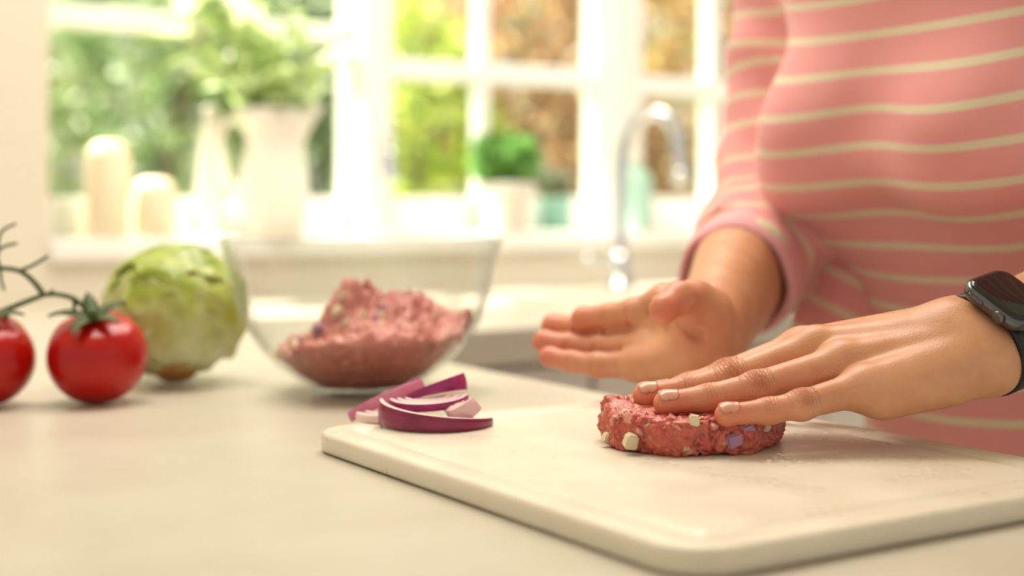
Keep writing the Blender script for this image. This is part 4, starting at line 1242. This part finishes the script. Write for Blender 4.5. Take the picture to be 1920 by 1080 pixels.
# ---- shirt
STRIPE = 0.0262
knots = [(-0.24, 0.165, 0.120), (-0.10, 0.150, 0.105), (0.05, 0.122, 0.086), (0.18, 0.150, 0.110), (0.32, 0.158, 0.105), (0.44, 0.150, 0.075), (0.50, 0.085, 0.060)]
kh = np.array([k[0] for k in knots]); kw = np.array([k[1] for k in knots]); kd = np.array([k[2] for k in knots])
def torso_d(p):
    h = p[:, 2]; hc = np.clip(h, -0.24, 0.49)
    base = np.array([0.392, 1.105, 0])
    cx = base[None, :2] + FCn[None, :2] * (0.20 * hc)[:, None]
    o = p[:, :2] - cx
    a = o @ FCn[:2]; b_ = o @ RTn[:2]
    w = np.interp(hc, kh, kw); dd = np.interp(hc, kh, kd)
    e = (h - hc)
    q = np.sqrt((a / dd)**2 + (b_ / w)**2 + (e / 0.06)**2)
    return (q - 1) * np.minimum(w, dd)
def breast(s): return spine(0.19) + FCn * 0.076 + RTn * (0.075 * s)
sleeveR = [(shR, np.array(P(1478, 130, 1.235)), 0.054, 0.047), (np.array(P(1478, 130, 1.235)), np.array(P(1462, 330, 1.215)), 0.047, 0.047),
           (np.array(P(1462, 330, 1.215)), np.array(P(1438, 452, 1.180)), 0.047, 0.049), (np.array(P(1438, 452, 1.180)), np.array(P(1388, 515, 1.108)), 0.049, 0.0465)]
sleeveL = [(shL, elbowL + np.array([0.035, 0.02, 0.04]), 0.056, 0.05), (elbowL + np.array([0.035, 0.02, 0.04]), elbowL - aA * 0.045, 0.05, 0.047)]
cuff_ax = np.array(P(1388, 515, 1.108)) - np.array(P(1438, 452, 1.180)); cuff_ax /= np.linalg.norm(cuff_ax)
cuff_c = np.array(P(1384, 520, 1.102))
def sleeve_d(p, sl):
    d = None
    for s in sl:
        x = capd(p, *s); d = x if d is None else smin(d, x, 0.03)
    return d
def shirt_sdf(p):
    d = torso_d(p)
    for s in (1, -1):
        d = smin(d, np.linalg.norm((p - breast(s)) * np.array([1, 1, 1.0]), axis=1) - 0.066, 0.05)
    sR = sleeve_d(p, sleeveR)
    cut = (p - cuff_c) @ cuff_ax
    sR = np.maximum(sR, cut)
    inner = np.minimum(capd(p, elbowR + np.array([0, 0, 0.012]), np.array(P(1328, 600, 0.950)), 0.0385, 0.026), capd(p, elbowR - np.array([0, 0, 0.010]), np.array(P(1345, 645, 0.950)), 0.0385, 0.026))
    sR = np.maximum(sR, -inner)
    sL = sleeve_d(p, sleeveL)
    d = smin(d, sL, 0.03)
    d = smin(d, sR, 0.018)
    # gathers
    fold = 0.0022 * np.sin(p[:, 2] * 62 + 9 * np.sin(p[:, 0] * 11 + p[:, 1] * 7)) * np.exp(-((p[:, 2] - 0.16) / 0.11)**2)
    fold += 0.0016 * np.sin((p[:, 2] + 0.5 * p[:, 0]) * 120 + 3 * np.sin(p[:, 1] * 30)) * (sR < d + 0.01)
    return d + fold
sp_pts = np.array([spine(h) for h in (-0.24, 0.5)] + [shR, shL, elbowL, cuff_c, breast(1), breast(-1)])
sv, sf = sdf_mesh(shirt_sdf, sp_pts.min(0) - 0.18, sp_pts.max(0) + 0.18, 0.0034, margin=2.0)
axis = np.array([0, 0, 1.0]) * math.cos(0.29) - FCn * -0.0
axis = np.array([0, 0, 1.0]) - FCn * (-0.0)
t_d = torso_d(sv)
sdR, sdL = sleeve_d(sv, sleeveR), sleeve_d(sv, sleeveL)
lean = math.radians(15)
up_ax = np.array([0, 0, math.cos(lean)]) + FCn * math.sin(lean)
stripe = (sv - spine(0.1)) @ up_ax
for s in (1, -1):
    db = np.linalg.norm(sv - breast(s), axis=1)
    stripe -= 0.006 * np.exp(-(db / 0.07)**2)
axR = np.array(P(1438, 452, 1.180)) - shR; axR /= np.linalg.norm(axR)
isR = np.maximum(sdR, (sv - cuff_c) @ cuff_ax) < np.minimum(t_d, 0.03) - 0.0
isR &= (np.linalg.norm(sv - breast(1), axis=1) - 0.066 > sdR)
# distance along the sleeve path
pathR = [sleeveR[0][0]] + [s[1] for s in sleeveR]
best = np.full(len(sv), 9.0); along_s = np.zeros(len(sv)); acc = 0.0
for a, b2 in zip(pathR[:-1], pathR[1:]):
    ab = b2 - a; L = np.linalg.norm(ab); t = np.clip((sv - a) @ ab / (L*L), 0, 1)
    dd = np.linalg.norm(sv - a - t[:, None]*ab, axis=1); s_ = dd < best
    best[s_] = dd[s_]; along_s[s_] = acc + t[s_]*L; acc += L
stripe = np.where(isR, along_s + 0.004, stripe)
isL = (sdL < t_d) & ~isR
stripe = np.where(isL, (sv - shL) @ np.array([0.1, 0.0, -1.0]), stripe)
shirtm, nt, b = newmat('pink_striped_jersey')
tc = N(nt, 'ShaderNodeTexCoord')
at = N(nt, 'ShaderNodeAttribute'); at.attribute_name = 'stripe'
mu = N(nt, 'ShaderNodeMath', operation='MULTIPLY'); mu.inputs[1].default_value = 1 / STRIPE
nt.links.new(at.outputs['Fac'], mu.inputs[0])
fr = N(nt, 'ShaderNodeMath', operation='FRACT'); nt.links.new(mu.outputs[0], fr.inputs[0])
sb1 = N(nt, 'ShaderNodeMath', operation='SUBTRACT'); sb1.inputs[1].default_value = 0.5; nt.links.new(fr.outputs[0], sb1.inputs[0])
ab1 = N(nt, 'ShaderNodeMath', operation='ABSOLUTE'); nt.links.new(sb1.outputs[0], ab1.inputs[0])
mrs = N(nt, 'ShaderNodeMapRange'); mrs.inputs['From Min'].default_value = 0.095; mrs.inputs['From Max'].default_value = 0.125
mrs.inputs['To Min'].default_value = 1.0; mrs.inputs['To Max'].default_value = 0.0
nt.links.new(ab1.outputs[0], mrs.inputs[0])
nz = N(nt, 'ShaderNodeTexNoise'); nz.inputs['Scale'].default_value = 12
nt.links.new(tc.outputs['Object'], nz.inputs['Vector'])
pk = N(nt, 'ShaderNodeMixRGB'); pk.inputs[1].default_value = lin('#E69A98'); pk.inputs[2].default_value = lin('#EAA2A0')
nt.links.new(nz.outputs[0], pk.inputs[0])
mx = N(nt, 'ShaderNodeMixRGB'); mx.inputs[2].default_value = lin('#E2D2B4')
nt.links.new(mrs.outputs[0], mx.inputs[0]); nt.links.new(pk.outputs[0], mx.inputs[1])
nt.links.new(mx.outputs[0], b.inputs['Base Color'])
b.inputs['Roughness'].default_value = 0.85; b.inputs['Sheen Weight'].default_value = 0.25; b.inputs['Specular IOR Level'].default_value = 0.2
wv = N(nt, 'ShaderNodeTexWave'); wv.inputs['Scale'].default_value = 260; wv.inputs['Distortion'].default_value = 1.5
nt.links.new(tc.outputs['Object'], wv.inputs['Vector'])
bp = N(nt, 'ShaderNodeBump'); bp.inputs['Strength'].default_value = 0.25; bp.inputs['Distance'].default_value = 0.0004
nt.links.new(wv.outputs[0], bp.inputs['Height']); nt.links.new(bp.outputs[0], b.inputs['Normal'])
shirt = fast_obj('shirt', sv, sf, shirtm, person); set_val(shirt, stripe, 'stripe')
shirt['label'] = 'pink jersey top with thin cream stripes'
# loose front edge of the top hanging away from the belly on the far side
hv, hf, hs = [], [], []
TL, TR_, BL, BR = P(1500, 430, 1.165), P(1660, 470, 1.120), P(1488, 622, 1.155), P(1690, 622, 1.120)
nh = 24
for i in range(nh + 1):
    for j in range(nh + 1):
        a, b3 = i / nh, j / nh
        p = (TL * (1-b3) + TR_ * b3) * (1-a) + (BL * (1-b3) + BR * b3) * a
        bul = math.sin(math.pi * b3) * (0.35 + 0.65 * a)
        p = p + Vector((-0.35, -1.0, 0.0)) * (0.016 * bul) + Vector((0, -1, 0)) * 0.003 * math.sin(b3 * 11 + a * 4) * a
        hv.append(p)
        px, py = CX + p.x * F_PX / p.y, HY + (CAM_H - p.z) * F_PX / p.y
        hs.append((-0.464 * (px - 1500) + 0.886 * (py - 545)) / 2350.0 + 0.5 * STRIPE)
for i in range(nh):
    for j in range(nh):
        q = i * (nh + 1) + j
        hf.append((q, q+1, q+nh+2, q+nh+1))
hem = mesh_obj('shirt_hem', hv, hf, shirtm, shirt); set_val(hem, hs, 'stripe')
md = hem.modifiers.new('thick', 'SOLIDIFY'); md.thickness = 0.0022
# turned-back cuff: a thick ring round the forearm
M['cuff'] = pmat('pink_cuff', '#E8A5AA', '#ECB0B3', rough=0.85, scale=20, bump=0.0003, bscale=500)
ca = Vector(cuff_ax); cs = ca.cross(Vector((0, 0, 1))).normalized(); ct = ca.cross(cs)
prof = [(0.0395, -0.030), (0.0470, -0.030), (0.0480, -0.022), (0.0468, 0.0), (0.0455, 0.007), (0.0425, 0.0095), (0.0398, 0.007), (0.0390, 0.0)]
verts, faces = [], []
nC = 64; q = len(prof)
for i in range(nC):
    a = 2*math.pi*i/nC
    wob = 1 + 0.02*math.sin(3*a + 1) + 0.012*math.sin(7*a)
    for rr, z in prof:
        verts.append(Vector(cuff_c) + ca*z + (cs*math.cos(a) + ct*math.sin(a)) * rr * wob)
for i in range(nC):
    k = (i+1) % nC
    for j in range(q):
        j2 = (j+1) % q
        faces.append((i*q+j, k*q+j, k*q+j2, i*q+j2))
mesh_obj('cuff', verts, faces, M['cuff'], shirt)
# trousers below the worktop edge
M['denim'] = pmat('blue_denim', '#53627A', '#46546B', rough=0.9, scale=60, bump=0.0003)
hip = spine(-0.24)
def tr_sdf(p):
    d = elld(p, hip + np.array([0, 0, -0.03]), np.array([np.array(FC), np.array(RT), [0, 0, 1]]), (0.115, 0.160, 0.13))
    for s in (1, -1):
        a = hip + RTn * (0.085*s) + np.array([0, 0, -0.08]); k_ = a + np.array([0, 0, -0.30]); e = a + np.array([0, 0, -0.53])
        d = smin(d, smin(capd(p, a, k_, 0.085, 0.065), capd(p, k_, e, 0.065, 0.05), 0.03), 0.03)
    return np.maximum(d, -0.895 - p[:, 2])
tvv, tff = sdf_mesh(tr_sdf, hip - np.array([0.3, 0.3, 0.72]), hip + np.array([0.3, 0.3, 0.15]), 0.008, margin=2.0)
fast_obj('trousers', tvv, tff, M['denim'], person)

# ------------------------------------------------------------------ WATCH
wc = Vector(wrist_w)
top_off = 0.0215
RS_, RN_ = 0.0292, 0.0246
strap_c = P(1831, 650, 0.790) + A_ARM * 0.012
case_c = strap_c + N_ARM * (RN_ + 0.0046)
wat = bpy.data.objects.new('wrist_watch', None); link(wat)
wat.empty_display_size = 0.03
wm = Matrix((A_ARM, S_ARM, N_ARM)).transposed().to_4x4(); wm.translation = case_c
wat.matrix_world = wm
tag(wat, 'dark rectangular smart watch with black strap worn on the wrist', 'watch')
M['case'] = pmat('dark_metal_case', '#6E6F72', '#626367', rough=0.22, metal=1.0, scale=8)
M['screen'] = pmat('black_screen', '#050506', '#08080A', rough=0.06, spec=0.6, scale=8)
M['strap'] = pmat('black_strap', '#0E1412', '#121A17', rough=0.5, scale=30)
def rbox(w, d, r, levels, n=8):
    vs_, fs_ = [], []
    for ins, z in levels:
        for x, y in rrect(w - 2*ins, d - 2*ins, max(0.001, r - ins), n):
            vs_.append((x - w/2 + ins, y - d/2 + ins, z))
    m = 4 * (n + 1)
    for j in range(len(levels) - 1):
        for i in range(m):
            k = (i + 1) % m
            fs_.append((j*m+i, j*m+k, (j+1)*m+k, (j+1)*m+i))
    fs_.append(tuple(range(m-1, -1, -1))); fs_.append(tuple(range((len(levels)-1)*m, len(levels)*m)))
    return vs_, fs_
v_, f_ = rbox(0.0355, 0.042, 0.0095, [(0.004, -0.0052), (0.0012, -0.0042), (0.0, -0.0022), (0.0, 0.0018), (0.0006, 0.003), (0.0016, 0.0036)])
mesh_obj('case', v_, f_, M['case'], wat)
v_, f_ = rbox(0.0325, 0.039, 0.0082, [(0.0, 0.0034), (0.0003, 0.0042), (0.0014, 0.0050), (0.0032, 0.0053)])
mesh_obj('screen', v_, f_, M['screen'], wat)
v_, f_ = lathe([(0.0034, 0), (0.0036, 0.0004), (0.0036, 0.0019), (0.0030, 0.0024), (0.0010, 0.0022)], 28)
cr_ = mesh_obj('crown', v_, f_, M['case'], wat); cr_.rotation_euler = (0, -math.pi/2, 0); cr_.location = (-0.0176, -0.0085, 0.0002)
v_, f_ = rbox(0.0030, 0.0105, 0.0014, [(0.0, 0), (0.0, 0.0006), (0.0005, 0.0010)])
sb2 = mesh_obj('side_button', v_, f_, M['case'], wat); sb2.rotation_euler = (0, -math.pi/2, 0); sb2.location = (-0.0176, 0.0085, 0.0)
# strap: closed band round the wrist
rel = wm.inverted() @ wc
verts, faces = [], []
nS = 72; prof_ = [(-0.012, 0), (-0.0115, 0.0022), (-0.009, 0.0028), (0.009, 0.0028), (0.0115, 0.0022), (0.012, 0), (0, -0.0002)]
q = len(prof_)
cyl = -(RN_ + 0.0046); bs_, bn_ = RS_, RN_
for i in range(nS):
    a = 2*math.pi*i/nS
    cy_, cz_ = math.cos(a), math.sin(a)
    for x, o_ in prof_:
        verts.append((x + 0.0, (bs_ + o_)*cy_, cyl + (bn_ + o_)*cz_ - 0.0025*0))
for i in range(nS):
    k = (i+1) % nS
    for j in range(q):
        j2 = (j+1) % q
        faces.append((i*q+j, k*q+j, k*q+j2, i*q+j2))
mesh_obj('strap', verts, faces, M['strap'], wat)
